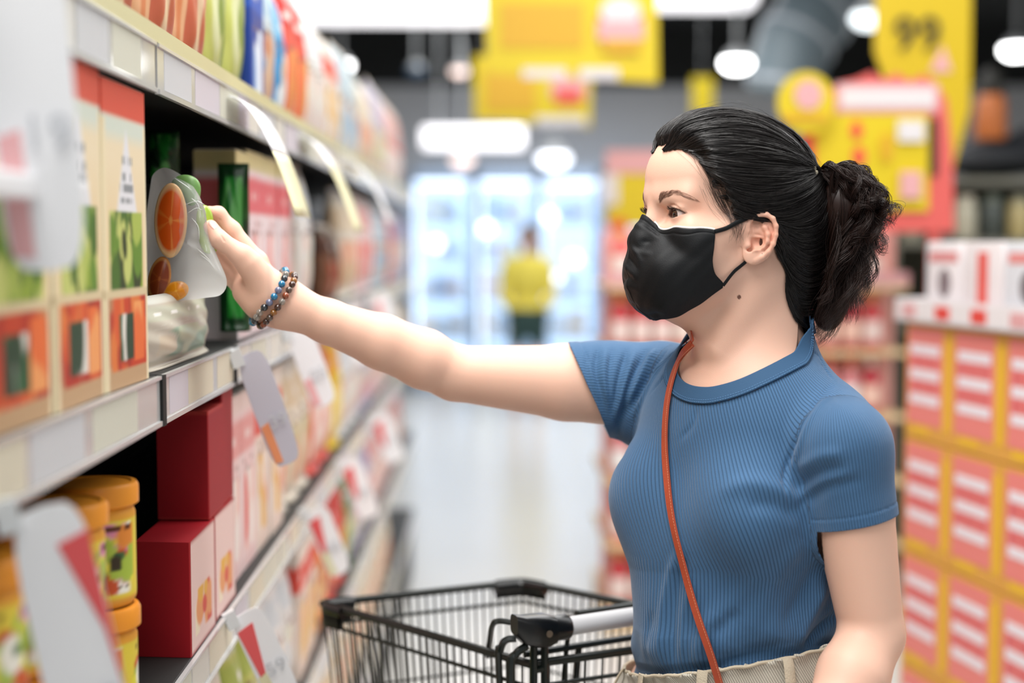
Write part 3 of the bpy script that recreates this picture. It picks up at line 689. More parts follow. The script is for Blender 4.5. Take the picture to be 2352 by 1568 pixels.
# ------------------------------------------------------------------ denim shorts
def build_shorts():
    S = grown(.0120); S.cone(LT(-.005, .085, .86), LT(0, .088, .70), .098, .092, .03); S.cone(LT(-.005, -.085, .86), LT(0, -.088, .70), .098, .092, .03)
    V, Q = S.polygonise([-.0, 1.35, .66], [.56, 1.86, 1.04], .0035 * SQ)
    def g(P):
        q = inv(TM, P); top = .980 + .28 * q[:, 1] - .03 * q[:, 0]
        return np.maximum(P[:, 2] - top, .70 - P[:, 2])
    V, Q = clip_mesh(V, Q, g); P = V.astype(float); N = S.grad(V); q = inv(TM, P); ang = np.arctan2(q[:, 1], q[:, 0])
    top = .980 + .28 * q[:, 1] - .03 * q[:, 0]; dz = top - q[:, 2]
    d = .0015 * np.sin(ang * 31) * np.exp(-dz / .02) + .0022 * np.sin(ang * 7) * np.exp(-dz / .03) + .002 * np.exp(-((dz - .002) / .004) ** 2) - .0025 * np.exp(-((dz - .037) / .003) ** 2)
    d += .003 * np.sin(ang * 13 + q[:, 2] * 60) * (dz > .04)
    V = P + N * d[:, None]; uv = np.stack([ang * .13 + q[:, 2] * .6, q[:, 2]], 1)
    pale = np.array(srgb('d9d2c4')); blu = np.array(srgb('5f7892'))
    m = cloth_material('washed_denim', srgb('cfc9bb'), .0030, .0005, rough=.85, sheen=.1)
    o = link('denim_shorts', mesh_np('denim_shorts', V, Q, uv=uv), m, PERSON, world=True); o['label'] = 'washed-out pale denim shorts'
    md = o.modifiers.new('thick', 'SOLIDIFY'); md.thickness = .003; md.offset = -1
    # belt loops, waistband seam roll, metal button
    LM = mat('denim_edge', srgb('c4b8a2'), rough=.9, bump=.8, bscale=700)
    for a in (-.95, -.35, .42, 1.15, 1.9, -1.8, 2.7):
        pts = []
        for k in np.linspace(0, 1, 9):
            zz = .982 + .28 * math.sin(a) * .12 - .03 * math.cos(a) * .1 - .046 * k; b = LT(0, 0, zz); dirv = TM[:3, 0] * math.cos(a) + TM[:3, 1] * math.sin(a)
            t = np.linspace(.05, .22, 120); G = b + dirv * t[:, None]; sd = S(G.astype(f32)); j = np.flatnonzero((sd[:-1] < 0) & (sd[1:] >= 0)); r = t[j[0]] if len(j) else .12
            pts.append(b + dirv * (r + .0045 + .006 * math.sin(math.pi * k)))
        mb = MB(); nr = np.cross(dirv, [0, 0, 1]); mb.tube(pts, .006, 8, flat=.25, nrm=nr); mb.build('belt_loop', LM, o, smooth=True, world=True)
    ring = []
    for a in np.linspace(0, 2 * math.pi, 160, endpoint=False):
        dirv = TM[:3, 0] * math.cos(a) + TM[:3, 1] * math.sin(a); r = .115
        for _ in range(3):
            p = LT(0, 0, 0) + dirv * r; zz = .980 + .28 * math.sin(a) * r - .03 * math.cos(a) * r; p[2] = zz; r -= float(S.raw(np.array([p], f32))[0]) * .9
        p = LT(0, 0, 0) + dirv * (r + .0015 + .0012 * math.sin(a * 17)); p[2] = zz + .0006 * math.sin(a * 29); ring.append(p)
    mb = MB(); mb.tube(ring, .0019, 8, closed=True); mb.build('waistband_edge', LM, o, smooth=True, world=True)
    mb = MB()
    for i, s in enumerate((1, -1)):
        a = LT(-.03, s * .085, .045); b = LT(.14, s * .090, .030)
        mb.tube(catmull([a + [0, 0, .02], a, (a + b) / 2 + [0, 0, .008], b], 12), [.040, .042, .042, .041, .040, .040, .040, .040, .039, .038, .034, .026], 16, flat=.9)
    return o
build_shorts()
SHOE = mat('white_shoe_leather', srgb('e8e6e2'), rough=.5)
for s in (1, -1):
    a = LT(-.035, s * .085, .040); b = LT(.150, s * .090, .028); mb = MB()
    mb.tube(catmull([a + [0, 0, .045], a + [0, 0, .0], (a + b) / 2 + [0, 0, .012], b], 14), np.linspace(.040, .028, 14), 18); mb.build('shoe', SHOE, PERSON, smooth=True, world=True)
# ------------------------------------------------------------------ face mask
def build_mask():
    rows = np.array([
     [(.1040, 0, .0135), (.0985, .0120, .0060), (.0900, .0215, -.0020), (.0770, .0420, -.0010), (.0540, .0600, -.0015)],
     [(.1170, 0, -.0120), (.1090, .0180, -.0165), (.0970, .0360, -.0190), (.0760, .0530, -.0170), (.0550, .0640, -.0140)],
     [(.1220, 0, -.0380), (.1160, .0220, -.0400), (.1050, .0430, -.0390), (.0790, .0580, -.0360), (.0550, .0665, -.0320)],
     [(.1200, 0, -.0640), (.1130, .0230, -.0660), (.1010, .0440, -.0620), (.0760, .0580, -.0530), (.0500, .0650, -.0445)],
     [(.1070, 0, -.0860), (.1030, .0200, -.0860), (.0920, .0400, -.0820), (.0690, .0550, -.0680), (.0380, .0620, -.0540)],
     [(.0850, 0, -.0970), (.0830, .0160, -.0965), (.0740, .0340, -.0930), (.0580, .0490, -.0790), (.0370, .0600, -.0590)]])
    full = np.concatenate([rows[:, ::-1] * [1, -1, 1], rows[:, 1:]], 1)
    nU, nV = 170, 120
    A = np.stack([catmull(full[i], nU) for i in range(len(full))]); G = np.stack([catmull(A[:, j], nV) for j in range(nU)], 1)
    P = tr(HM, G.reshape(-1, 3)).astype(f32); d = HEAD(P); g = HEAD.grad(P); x = .0030 - d; P = P + g * (.5 * (x + np.sqrt(x * x + .006 ** 2)) - .0008)[:, None]; G = P.reshape(nV, nU, 3).astype(float)
    du = np.gradient(G, axis=1); dv = np.gradient(G, axis=0); N = np.cross(du, dv); N /= np.linalg.norm(N, axis=2, keepdims=True)
    if (N[60, 85] @ HM[:3, 0]) < 0: N = -N
    u = np.linspace(-1, 1, nU)[None]; v = np.linspace(0, 1, nV)[:, None]
    def ridge(u0, v0, u1, v1, wd, h):
        L2 = (u1 - u0) ** 2 + (v1 - v0) ** 2; t = np.clip(((u - u0) * (u1 - u0) + (v - v0) * (v1 - v0)) / L2, 0, 1)
        dd = np.sqrt((u - u0 - t * (u1 - u0)) ** 2 + ((v - v0 - t * (v1 - v0))) ** 2); return h * np.exp(-(dd / wd) ** 2) * np.sin(np.pi * np.clip(t * .9 + .05, 0, 1)) ** .5
    D = ridge(-.05, .10, .42, .12, .035, .0016) + ridge(.0, .07, .40, .08, .02, -.0012) + ridge(-.1, .42, .16, .50, .03, .0022) + ridge(.02, .25, .22, .36, .03, .0018) + ridge(.0, .36, .2, .44, .025, -.0016)
    D = D + ridge(-.3, .55, .10, .52, .025, -.0026) + ridge(-.2, .61, .15, .60, .03, .0014) + ridge(.1, .3, .34, .30, .03, .0012) + ridge(-.2, .75, .05, .78, .02, -.0014) + ridge(.15, .2, .3, .18, .02, -.0010)
    D = D + ridge(-.4, .3, -.05, .2, .04, .0015) + ridge(.05, .93, .35, .90, .03, -.0010) + .0005 * np.sin(u * 23 + v * 9) * np.sin(v * 17 + u * 5) + .0007 * np.exp(-(u / .012) ** 2)
    D = D - .0009 * np.exp(-((v - .045) / .006) ** 2)
    G = G + N * D[..., None]
    m = mat('black_mask_cotton', srgb('06090d'), rough=.6, spec=.3, bump=.25, bscale=1100)
    V = G.reshape(-1, 3); Q = [(i * nU + j, i * nU + j + 1, (i + 1) * nU + j + 1, (i + 1) * nU + j) for i in range(nV - 1) for j in range(nU - 1)]
    o = link('face_mask', mesh_np('face_mask', V, Q), m, PERSON, world=True); md = o.modifiers.new('thick', 'SOLIDIFY'); md.thickness = .0012; md.offset = 0
    o['label'] = 'black cotton face mask'
    WL = mat('mask_white_lining', srgb('f1ebe8'), rough=.8)
    mb = MB(); e = G[0, int(nU * .62):] - N[0, int(nU * .62):] * .0006 + HM[:3, 2] * .0009; mb.tube(e[::2], .0011, 6)
    e = G[0, :int(nU * .38)] - N[0, :int(nU * .38)] * .0006 + HM[:3, 2] * .0009; mb.tube(e[::2], .0011, 6); mb.build('lining', WL, o, smooth=True, world=True)
    for s, col in ((1, nU - 1), (-1, 0)):
        if s == 1:
            pw = HEAD.march([1668, 1690, 1708, 1722], [524, 512, 504, 498], off=.0018); qw = HEAD.march([1684, 1700, 1713, 1724], [626, 612, 601, 590], off=.0018)
            pp = catmull(np.vstack([G[2, col], pw]), 20); qq = catmull(np.vstack([G[nV - 14, col], qw]), 20)
            mid = catmull([pp[-1], HL(-.004, .070, .012), HL(-.010, .068, -.008), qq[-1]], 20)
            loop = np.vstack([pp, mid[1:-1], qq[::-1]])
        else:
            loop = catmull([G[2, col], HL(.02, -.073, .012), HL(-.008, -.072, .020), HL(-.018, -.070, -.01), HL(.01, -.070, -.035), G[nV - 14, col]], 40)
        mb = MB(); mb.tube(loop, .0024, 8, flat=.45, nrm=[0, 0, 1]); mb.build('ear_loop', m, o, smooth=True, world=True)
build_mask()
# ------------------------------------------------------------------ hair
def hair_sdf(cut=True):
    S = SDF(); E = lambda c, r, k=.02, op='u': S.ell(c, r, HM, k, op)
    E((-.006, 0, .050), (.1010, .0810, .0865)); E((.018, 0, .066), (.078, .070, .066), .02)
    E((.040, 0, .080), (.047, .050, .0475), .02)
    E((-.062, 0, .010), (.046, .066, .080), .03)
    E((-.072, .006, -.040), (.034, .055, .072), .02)
    if not cut: return S
    E((.104, 0, .002), (.106, .118, .1035), .006, 's')
    for s in (1, -1): E((.006, s * .082, -.004), (.025, .030, .028), .006, 's')
    S.cone(HL(.004, .074, -.02), HL(.010, .05, -.13), .030, .040, .006, 's'); S.cone(HL(.004, -.074, -.02), HL(.010, -.05, -.13), .030, .040, .006, 's')
    return S
HS = hair_sdf(); HU = hair_sdf(False)
HB = SDF().include(TORSO).include(HEAD)
def build_hair():
    ho = HM[:3, 3]
    V, Q = HS.polygonise(ho + [-.16, -.14, -.15], ho + [.14, .14, .16], .0022 * SQ)
    N = HS.grad(V); V = V - N * .0012
    H = link('hair', mesh_np('hair', V, Q), HAIR, PERSON, world=True); H['label'] = 'black hair swept back and tied'
    TIE = (1877, 392)
    guides = [
     [(1521, 345), (1560, 292), (1640, 262), (1720, 268), (1800, 312), TIE],
     [(1533, 340), (1590, 300), (1670, 288), (1750, 300), (1820, 340), TIE],
     [(1556, 334), (1630, 318), (1700, 318), (1770, 332), (1830, 360), TIE],
     [(1590, 344), (1650, 350), (1720, 352), (1790, 360), (1840, 376), TIE],
     [(1612, 372), (1660, 392), (1730, 400), (1795, 400), (1845, 396), TIE],
     [(1632, 402), (1680, 432), (1740, 444), (1800, 438), (1850, 418), (1882, 398)],
     [(1650, 432), (1695, 466), (1750, 480), (1810, 474), (1862, 450), (1890, 412)],
     [(1668, 462), (1705, 488), (1760, 500), (1820, 505), (1875, 480), (1896, 432)],
     [(1690, 494), (1725, 496), (1780, 510), (1835, 530), (1880, 520), (1902, 462)],
     [(1760, 486), (1786, 512), (1815, 548), (1850, 572), (1885, 560), (1906, 500)],
     [(1790, 530), (1800, 575), (1825, 615), (1858, 635), (1888, 615), (1908, 545)],
     [(1786, 570), (1795, 630), (1820, 670), (1852, 685), (1885, 665), (1906, 600)],
     [(1780, 600), (1786, 670), (1808, 715), (1842, 730), (1876, 712), (1900, 650)],
     [(1777, 630), (1784, 700), (1804, 745), (1836, 765), (1864, 752), (1892, 700)],
     [(1778, 655), (1788, 715), (1808, 752), (1836, 776), (1858, 774), (1880, 740)]]
    K = 20; G = []
    for g in guides:
        G.append(catmull(g, K))
    G = np.array(G); G = HU.march(G[..., 0].ravel(), G[..., 1].ravel()).reshape(-1, K, 3); W = []
    def make(n, mirror):
        # clumps: groups of strands sharing a wave
        a = RNG.uniform(0, len(G) - 1.001, n) if not mirror else RNG.uniform(0, len(G) - 1.001, n)
        a = np.where(RNG.random(n) < .16, RNG.uniform(0, 3.2, n), a); cl = np.floor(a * 7) ; i = a.astype(int); t = (a - i)[:, None, None]
        P = G[i] * (1 - t) + G[np.minimum(i + 1, len(G) - 1)] * t
        # vary start and end along the path
        s0 = RNG.uniform(-.02, .30, n) * (RNG.random(n) < .55); s1 = 1 - RNG.uniform(0, .35, n) * (RNG.random(n) < .5)
        u = s0[:, None] + (s1 - s0)[:, None] * np.linspace(0, 1, K)[None]; uu = np.clip(u, 0, 1) * (K - 1); j = np.minimum(uu.astype(int), K - 2); fr = (uu - j)[..., None]
        r = np.arange(n)[:, None]; P = P[r, j] * (1 - fr) + P[r, j + 1] * fr
        if mirror:
            q = (P.reshape(-1, 3) - HM[:3, 3]) @ HM[:3, :3]; q[:, 1] *= -1; P = tr(HM, q).reshape(n, K, 3)
        ph = RNG.uniform(0, 6.28, (200,)); cw = ph[(cl.astype(int)) % 200][:, None] + np.linspace(0, 5, K)[None]
        side = np.cross(np.gradient(P, axis=1), P - HM[:3, 3]); side /= np.linalg.norm(side, axis=2, keepdims=True) + 1e-9
        P = P + side * (.0016 * np.sin(cw) + .0007 * np.sin(np.linspace(0, 9, K)[None] + RNG.uniform(0, 6.28, (n, 1))) + RNG.normal(0, .0008, (n, 1)))[..., None]
        off = (.0006 + .0022 * (0.5 + .5 * np.sin(cw * 1.3 + cl[:, None])) + RNG.exponential(.0006, (n, 1)))
        q = P.reshape(-1, 3).astype(f32)
        for _ in range(2): q = q + HU.grad(q) * (off.reshape(-1) - HU(q))[:, None].astype(f32)
        # strands grow out of the skin at the hairline
        sk = q.copy()
        for _ in range(3): sk = sk - HB.grad(sk) * (HB(sk) - f32(.0006))[:, None]
        uf = np.clip(u.reshape(-1) / .16, 0, 1); wgt = (uf * uf * (3 - 2 * uf))[:, None]
        q = sk * (1 - wgt) + q * wgt
        need = np.maximum(off.reshape(-1).astype(f32) * .5 + f32(.0004) - HB(q), 0); q = q + HB.grad(q) * need[:, None]
        return q.reshape(n, K, 3)
    W.append(make(int(5200), False)); W.append(make(2200, True))
    tie = (G[0][-1] - HM[:3, 3]) @ HM[:3, :3]; M = []
    for _ in range(700):
        y = RNG.uniform(-.040, .034); s = RNG.uniform(0, .06); M.append(tr(HM, catmull([(.0885 - abs(y) * .25 - s * .2, y, .089 + abs(y) * .05), (.080 - s * .3, y, .108), (.050, y * 1.05, .130), (0, y, .138), (-.055, y * .7 + tie[1] * .3, .118), tie], K)))
    M = np.array(M); q = M.reshape(-1, 3).astype(f32); uf = np.clip(np.tile(np.linspace(0, 1, K), 700) / .14, 0, 1).astype(f32)
    for _ in range(3): q = q + HB.grad(q) * np.where(uf < 1, (f32(.0006) + uf * f32(.010) - HB(q)) * (1 - uf), 0)[:, None]
    tgt = np.repeat(RNG.uniform(.0005, .0026, 700), K).astype(f32)
    for _ in range(2): q = q + HU.grad(q) * ((tgt - HU(q)) * uf)[:, None]
    q = q + HB.grad(q) * np.maximum(f32(.0006) - HB(q), 0)[:, None]; W.append(q.reshape(700, K, 3))
    st = strands_mesh('hair_strands', np.concatenate(W), RNG.uniform(.00022, .00045, 8100), HAIR, H)
    # thin baby hairs over the temple, in front of the ear and along the hairline
    B = []
    wisps = [((1560, 338), (1600, 372), (1640, 430)), ((1600, 350), (1625, 400), (1655, 450)), ((1628, 400), (1640, 440), (1668, 480)), ((1625, 425), (1648, 470), (1688, 512)), ((1640, 430), (1665, 480), (1690, 520)),
             ((1655, 440), (1680, 490), (1694, 545)), ((1660, 455), (1685, 500), (1700, 520)), ((1690, 500), (1692, 530), (1686, 550)), ((1705, 505), (1698, 530), (1696, 548)), ((1630, 395), (1662, 425), (1700, 450)), ((1575, 335), (1640, 380), (1700, 430)), ((1640, 410), (1655, 455), (1680, 500))]
    for wi in wisps:
        for _ in range(15):
            jit = RNG.normal(0, 6.5, 2); q = catmull(np.array(wi) + jit + RNG.normal(0, 2.0, (3, 2)), 12); B.append(q)
    B = np.array(B); B = BODY.march(B[..., 0].ravel(), B[..., 1].ravel(), off=.0012).reshape(-1, 12, 3)
    strands_mesh('baby_hairs', np.array(B), .00009, HAIR, H)
    # flyaways above the head
    Fy = []
    for _ in range(110):
        a = RNG.integers(0, 6); g = catmull(guides[a], 12)[int(RNG.integers(0, 5)):]; g = catmull(g, 12); g = g + np.linspace(0, 1, 12)[:, None] * RNG.normal(0, 8, 2); Fy.append(g)
    Fy = np.array(Fy); p = HU.march(Fy[..., 0].ravel(), Fy[..., 1].ravel()); h = ((.003 + RNG.exponential(.004, (110, 1))) * np.sin(np.linspace(.2, 2.9, 12))).ravel(); Fy = (p + HU.grad(p.astype(f32)) * h[:, None]).reshape(-1, 12, 3)
    strands_mesh('flyaway_hairs', np.array(Fy), .00010, HAIR, H)
    return H
HAIR_O = build_hair()
CURL = mat('dark_brown_curls', srgb('24140f'), rough=.42, spec=.32)
def build_ponytail():
    T3 = HU.march([1872], [392], off=.0)[0]; dY = float(T3[1]) + .012 - 1.655; atp = lambda x, y, Y: at(x, y, Y + dY)
    S = SDF()
    for (x, y, Y, r) in ((1925, 470, 1.665, .026), (1950, 500, 1.670, .026), (1945, 560, 1.672, .024), (1930, 620, 1.672, .022), (1915, 680, 1.670, .018), (1900, 725, 1.668, .014)):
        S.ell(atp(x, y, Y), (r, r * 1.1, r * 1.25), None, .02)
    V, Q = S.polygonise([.22, 1.48, 1.28], [.54, 1.80, 1.60], .004)
    o = link('ponytail', mesh_np('ponytail', V, Q), CURL, PERSON, world=True); o['label'] = 'curly dark brown ponytail'
    P = []; K = 34
    ends = [(2025, 505), (2034, 488), (2010, 470), (1990, 440), (2000, 560), (2005, 575), (1985, 600), (1975, 640), (1978, 668), (1960, 690), (1950, 710), (1930, 700), (1915, 735), (1900, 745), (1885, 765), (1868, 776), (1940, 655), (1960, 560), (1965, 620), (1935, 745 - 20), (1995, 520), (1985, 480), (2028, 520), (1890, 700), (1905, 640), (1880, 735)]
    for c in range(150):
        e = np.array(ends[c % len(ends)], float) + RNG.normal(0, 9, 2)
        m1 = np.array((1915 + RNG.uniform(0, 70), 385 + RNG.uniform(0, 60))); 
        m2 = np.array((min(m1[0], e[0]) * .4 + max(m1[0], e[0]) * .6 + RNG.uniform(-8, 34), (m1[1] + e[1]) / 2 + RNG.normal(0, 14)))
        if e[0] < 1930: m2[0] = min(m2[0], 1975)
        Y = 1.668 + RNG.uniform(-.042, .042)
        cp = np.array([atp(1877, 392, 1.655), atp(*m1, 1.655 + (Y - 1.655) * .7), atp(*m2, Y), atp(*e, Y + RNG.normal(0, .008))]); path = catmull(cp, K)
        T = np.gradient(path, axis=0); T /= np.linalg.norm(T, axis=1)[:, None]; a = np.cross(T, [.2, 1, .1]); a /= np.linalg.norm(a, axis=1)[:, None]; b = np.cross(T, a)
        fr = RNG.uniform(12, 24); ph = RNG.uniform(0, 6.28); am = RNG.uniform(.004, .0085) * np.linspace(.15, 1.25, K); t = np.linspace(0, 1, K)
        for k in range(22):
            p2 = ph + RNG.normal(0, .28); j = RNG.normal(0, .0016, 3) * np.linspace(.2, 1.5, K)[:, None]
            P.append(path + (am * np.cos(fr * t + p2))[:, None] * a + (am * np.sin(fr * t + p2))[:, None] * b + j)
    for c in range(70):       # loose single curls
        e = np.array(ends[c % len(ends)], float) + RNG.normal(0, 16, 2); m = np.array((1930 + RNG.uniform(0, 60), 420 + RNG.uniform(0, 100)))
        path = catmull([atp(1880, 392, 1.655), atp(*m, 1.66), atp(*e, 1.665 + RNG.normal(0, .02))], K); t = np.linspace(0, 1, K); P.append(path + np.stack([.004 * np.sin(t * 14 + c), 0 * t, .004 * np.cos(t * 13 + c)], 1) * t[:, None])
    strands_mesh('curl_strands', np.array(P), RNG.uniform(.00018, .00036, len(P)), CURL, o)
    gold = mat('gold_hair_tie', srgb('d8cdb4'), rough=.3, metal=.6); mb = MB()
    for (x, y) in ((1868, 372), (1871, 378), (1874, 387), (1878, 396)):
        c = HU.march([x - 4], [y], off=.002)[0]; mb.lathe([(0, -.0030), (.0022, -.0022), (.0030, 0), (.0022, .0022), (0, .0030)], c, 12)
    mb.build('hair_tie', gold, o, smooth=True, world=True)
build_ponytail()
# ------------------------------------------------------------------ shoulder bag, bracelets, trolley, fruit bag
def ribbon(mb, P, N, wd, th, m=0):
    """flat strip with thickness following P, N = outward normals"""
    P = np.asarray(P); T = np.gradient(P, axis=0); T /= np.linalg.norm(T, axis=1)[:, None]; S = np.cross(T, N); S /= np.linalg.norm(S, axis=1)[:, None]
    wd = np.broadcast_to(wd, (len(P),))[:, None]
    sec = [P - S * wd / 2, P - S * wd / 2 * .85 + N * th, P + S * wd / 2 * .85 + N * th, P + S * wd / 2]; n = len(P); V = np.stack(sec, 1).reshape(-1, 3)
    F = [(i * 4 + a, i * 4 + (a + 1) % 4, (i + 1) * 4 + (a + 1) % 4, (i + 1) * 4 + a) for i in range(n - 1) for a in range(4)] + [(0, 1, 2, 3), (n * 4 - 1, n * 4 - 2, n * 4 - 3, n * 4 - 4)]
    mb.add(V, F, m); return S
LEATHER = mat('tan_leather', srgb('a8492f'), rough=.45, spec=.4, noise=.12, nscale=120, bump=.2, bscale=700)
def build_bag():
    bag = empty('shoulder_bag', 'tan leather crossbody bag whose thin strap crosses the blue t-shirt', 'bag', tuple(LT(-.02, .22, .70)), math.radians(38))
    px = catmull([(1590, 788), (1568, 812), (1548, 856), (1533, 920), (1527, 1000), (1530, 1080), (1543, 1190), (1570, 1300), (1606, 1410), (1640, 1510), (1668, 1600), (1712, 1700)], 90)
    P = SHIRT.march(px[:, 0], px[:, 1], off=.0052); P = P + SHIRT.grad(P.astype(f32)) * (.0075 * np.clip((px[:, 1] - 1300) / 120, 0, 1))[:, None]; N = SHIRT.grad(P.astype(f32)); 
    for _ in range(6): P[1:-1] = (P[:-2] + P[1:-1] * 2 + P[2:]) / 4; N[1:-1] = (N[:-2] + N[1:-1] * 2 + N[2:]) / 4
    P = np.vstack([P, catmull([P[-1], LT(.09, .16, .80), LT(.02, .205, .76)], 12)[1:]]); N = np.vstack([N, np.repeat(N[-1:], 11, 0)]); N /= np.linalg.norm(N, axis=1)[:, None]
    mb = MB(); S = ribbon(mb, P, N, .0085, .0020)
    back = catmull([P[0], LT(.012, -.062, 1.395), LT(-.045, -.050, 1.375), LT(-.112, -.01, 1.25), LT(-.125, .03, 1.12), LT(-.130, .062, 1.045), LT(-.125, .095, .98), LT(-.10, .15, .86), LT(-.05, .205, .76)], 50); nb = SHIRT.grad(back.astype(f32)); nb /= np.linalg.norm(nb, axis=1)[:, None]
    ribbon(mb, back, nb, .0095, .0022)
    st = mb.build('strap', LEATHER, bag, world=True)
    mb = MB(); e = P - S * .0030 + N * .0021
    for i in range(0, len(e) - 1, 1):
        a, b = e[i], e[i + 1]; mb.tube([a + (b - a) * .1, a + (b - a) * .45], .00025, 4); mb.tube([a + (b - a) * .6, a + (b - a) * .95], .00025, 4)
    mb.build('stitching', mat('pale_thread', srgb('d99a78'), rough=.8), st, world=True)
    mb = MB(); mb.bbox(-.035, .035, -.02, .02, 0, 1, .01); mb = MB(); mb.bbox(-.09, .09, -.02, .035, .0, .085, .012); mb.build('bag_body', LEATHER, bag, smooth=True)
    mb = MB(); mb.bbox(-.092, .092, .035, .040, .025, .088, .002); mb.build('flap', LEATHER, bag, smooth=True)
    return bag
build_bag()
def build_bracelets():
    fa = (ELR - WRR) / np.linalg.norm(ELR - WRR)
    glass = lambda n, c, tr_: mat(n, srgb(c), rough=.06, spec=.8, coat=.6, trans=tr_)
    M1 = [glass('teal_bead', '0f7aa8', .15), glass('lilac_bead', '8f96b8', .5), glass('clear_bead', 'd8d2c8', .75), glass('dark_bead', '2d3238', .1), glass('teal_bead_light', '2a86ad', .3)]
    M2 = [glass('brown_bead', '4a2a1c', .2), glass('amber_bead', 'b87a34', .5), glass('smoky_bead', '6b5548', .4), glass('rust_bead', 'a2502c', .3), glass('clear_bead', 'd8d2c8', .75)]
    seq1 = [0, 4, 2, 3, 0, 1, 0, 1, 3, 2, 2, 3, 4, 0, 4, 1, 0, 3, 2, 1, 0, 4, 1, 0, 3, 2]; seq2 = [2, 0, 1, 0, 2, 3, 4, 0, 1, 2, 0, 3, 0, 1, 2, 0, 4, 0, 2, 1, 0, 3, 2, 0]
    for nm, lab, t, b, bulge, mats, seq, n, r in (('bracelet', 'bracelet of teal, lilac and clear glass beads nearest the hand', (652, 626), (586, 728), 22, M1, seq1, 24, .0043),
                                                  ('bracelet', 'bracelet of brown and amber beads on the forearm side of the teal one', (672, 640), (612, 722), 22, M2, seq2, 22, .0041)):
        T = at(*t, 1.665); B = at(*b, 1.665); c = (T + B) / 2; e1 = (T - B) / 2; Y = np.array([bulge / 2000, -.0275, .003])
        root = empty(nm, lab, 'bracelet', tuple(B), group=None); bead = {}
        loop = []
        for a in np.linspace(0, 2 * math.pi, 240, endpoint=False):
            p = c + e1 * math.cos(a) + Y * math.sin(a); q = np.array([p], f32); d = float(ARMS(q)[0])
            if d < r + .0003: p = p + ARMS.grad(q)[0] * (r + .0003 - d)
            loop.append(p)
        loop = np.array(loop)
        for _ in range(8): loop = (np.roll(loop, 1, 0) + 2 * loop + np.roll(loop, -1, 0)) / 4
        seg = np.linalg.norm(np.roll(loop, -1, 0) - loop, axis=1); cum = np.concatenate([[0], np.cumsum(seg)]); Lp = cum[-1]; n = int(Lp / (2 * r * .99)); lc = np.vstack([loop, loop[:1]])
        cordp = np.stack([np.interp(np.arange(n) * Lp / n, cum, lc[:, k]) for k in range(3)], 1)
        for i in range(n):
            p = cordp[i]; k = seq[i % len(seq)]
            if k not in bead:
                mb = MB(); prof = [(0, -r)] + [(r * math.sin(u), -r * math.cos(u)) for u in np.linspace(.25, math.pi - .25, 9)] + [(0, r)]; mb.lathe(prof, (0, 0, 0), 14); me = mb.mesh('bead', True); me.materials.append(mats[k]); bead[k] = me
            o = bpy.data.objects.new('bead', bead[k]); C.objects.link(o); o.parent = root; o.location = Vector(p) - root.location; o.rotation_euler = (RNG.uniform(0, 3), RNG.uniform(0, 3), 0)
        mb = MB(); mb.tube(cordp, .0006, 5, closed=True); mb.build('elastic_cord', mat('elastic_cord', srgb('5b524a')), root, world=True)
build_bracelets()
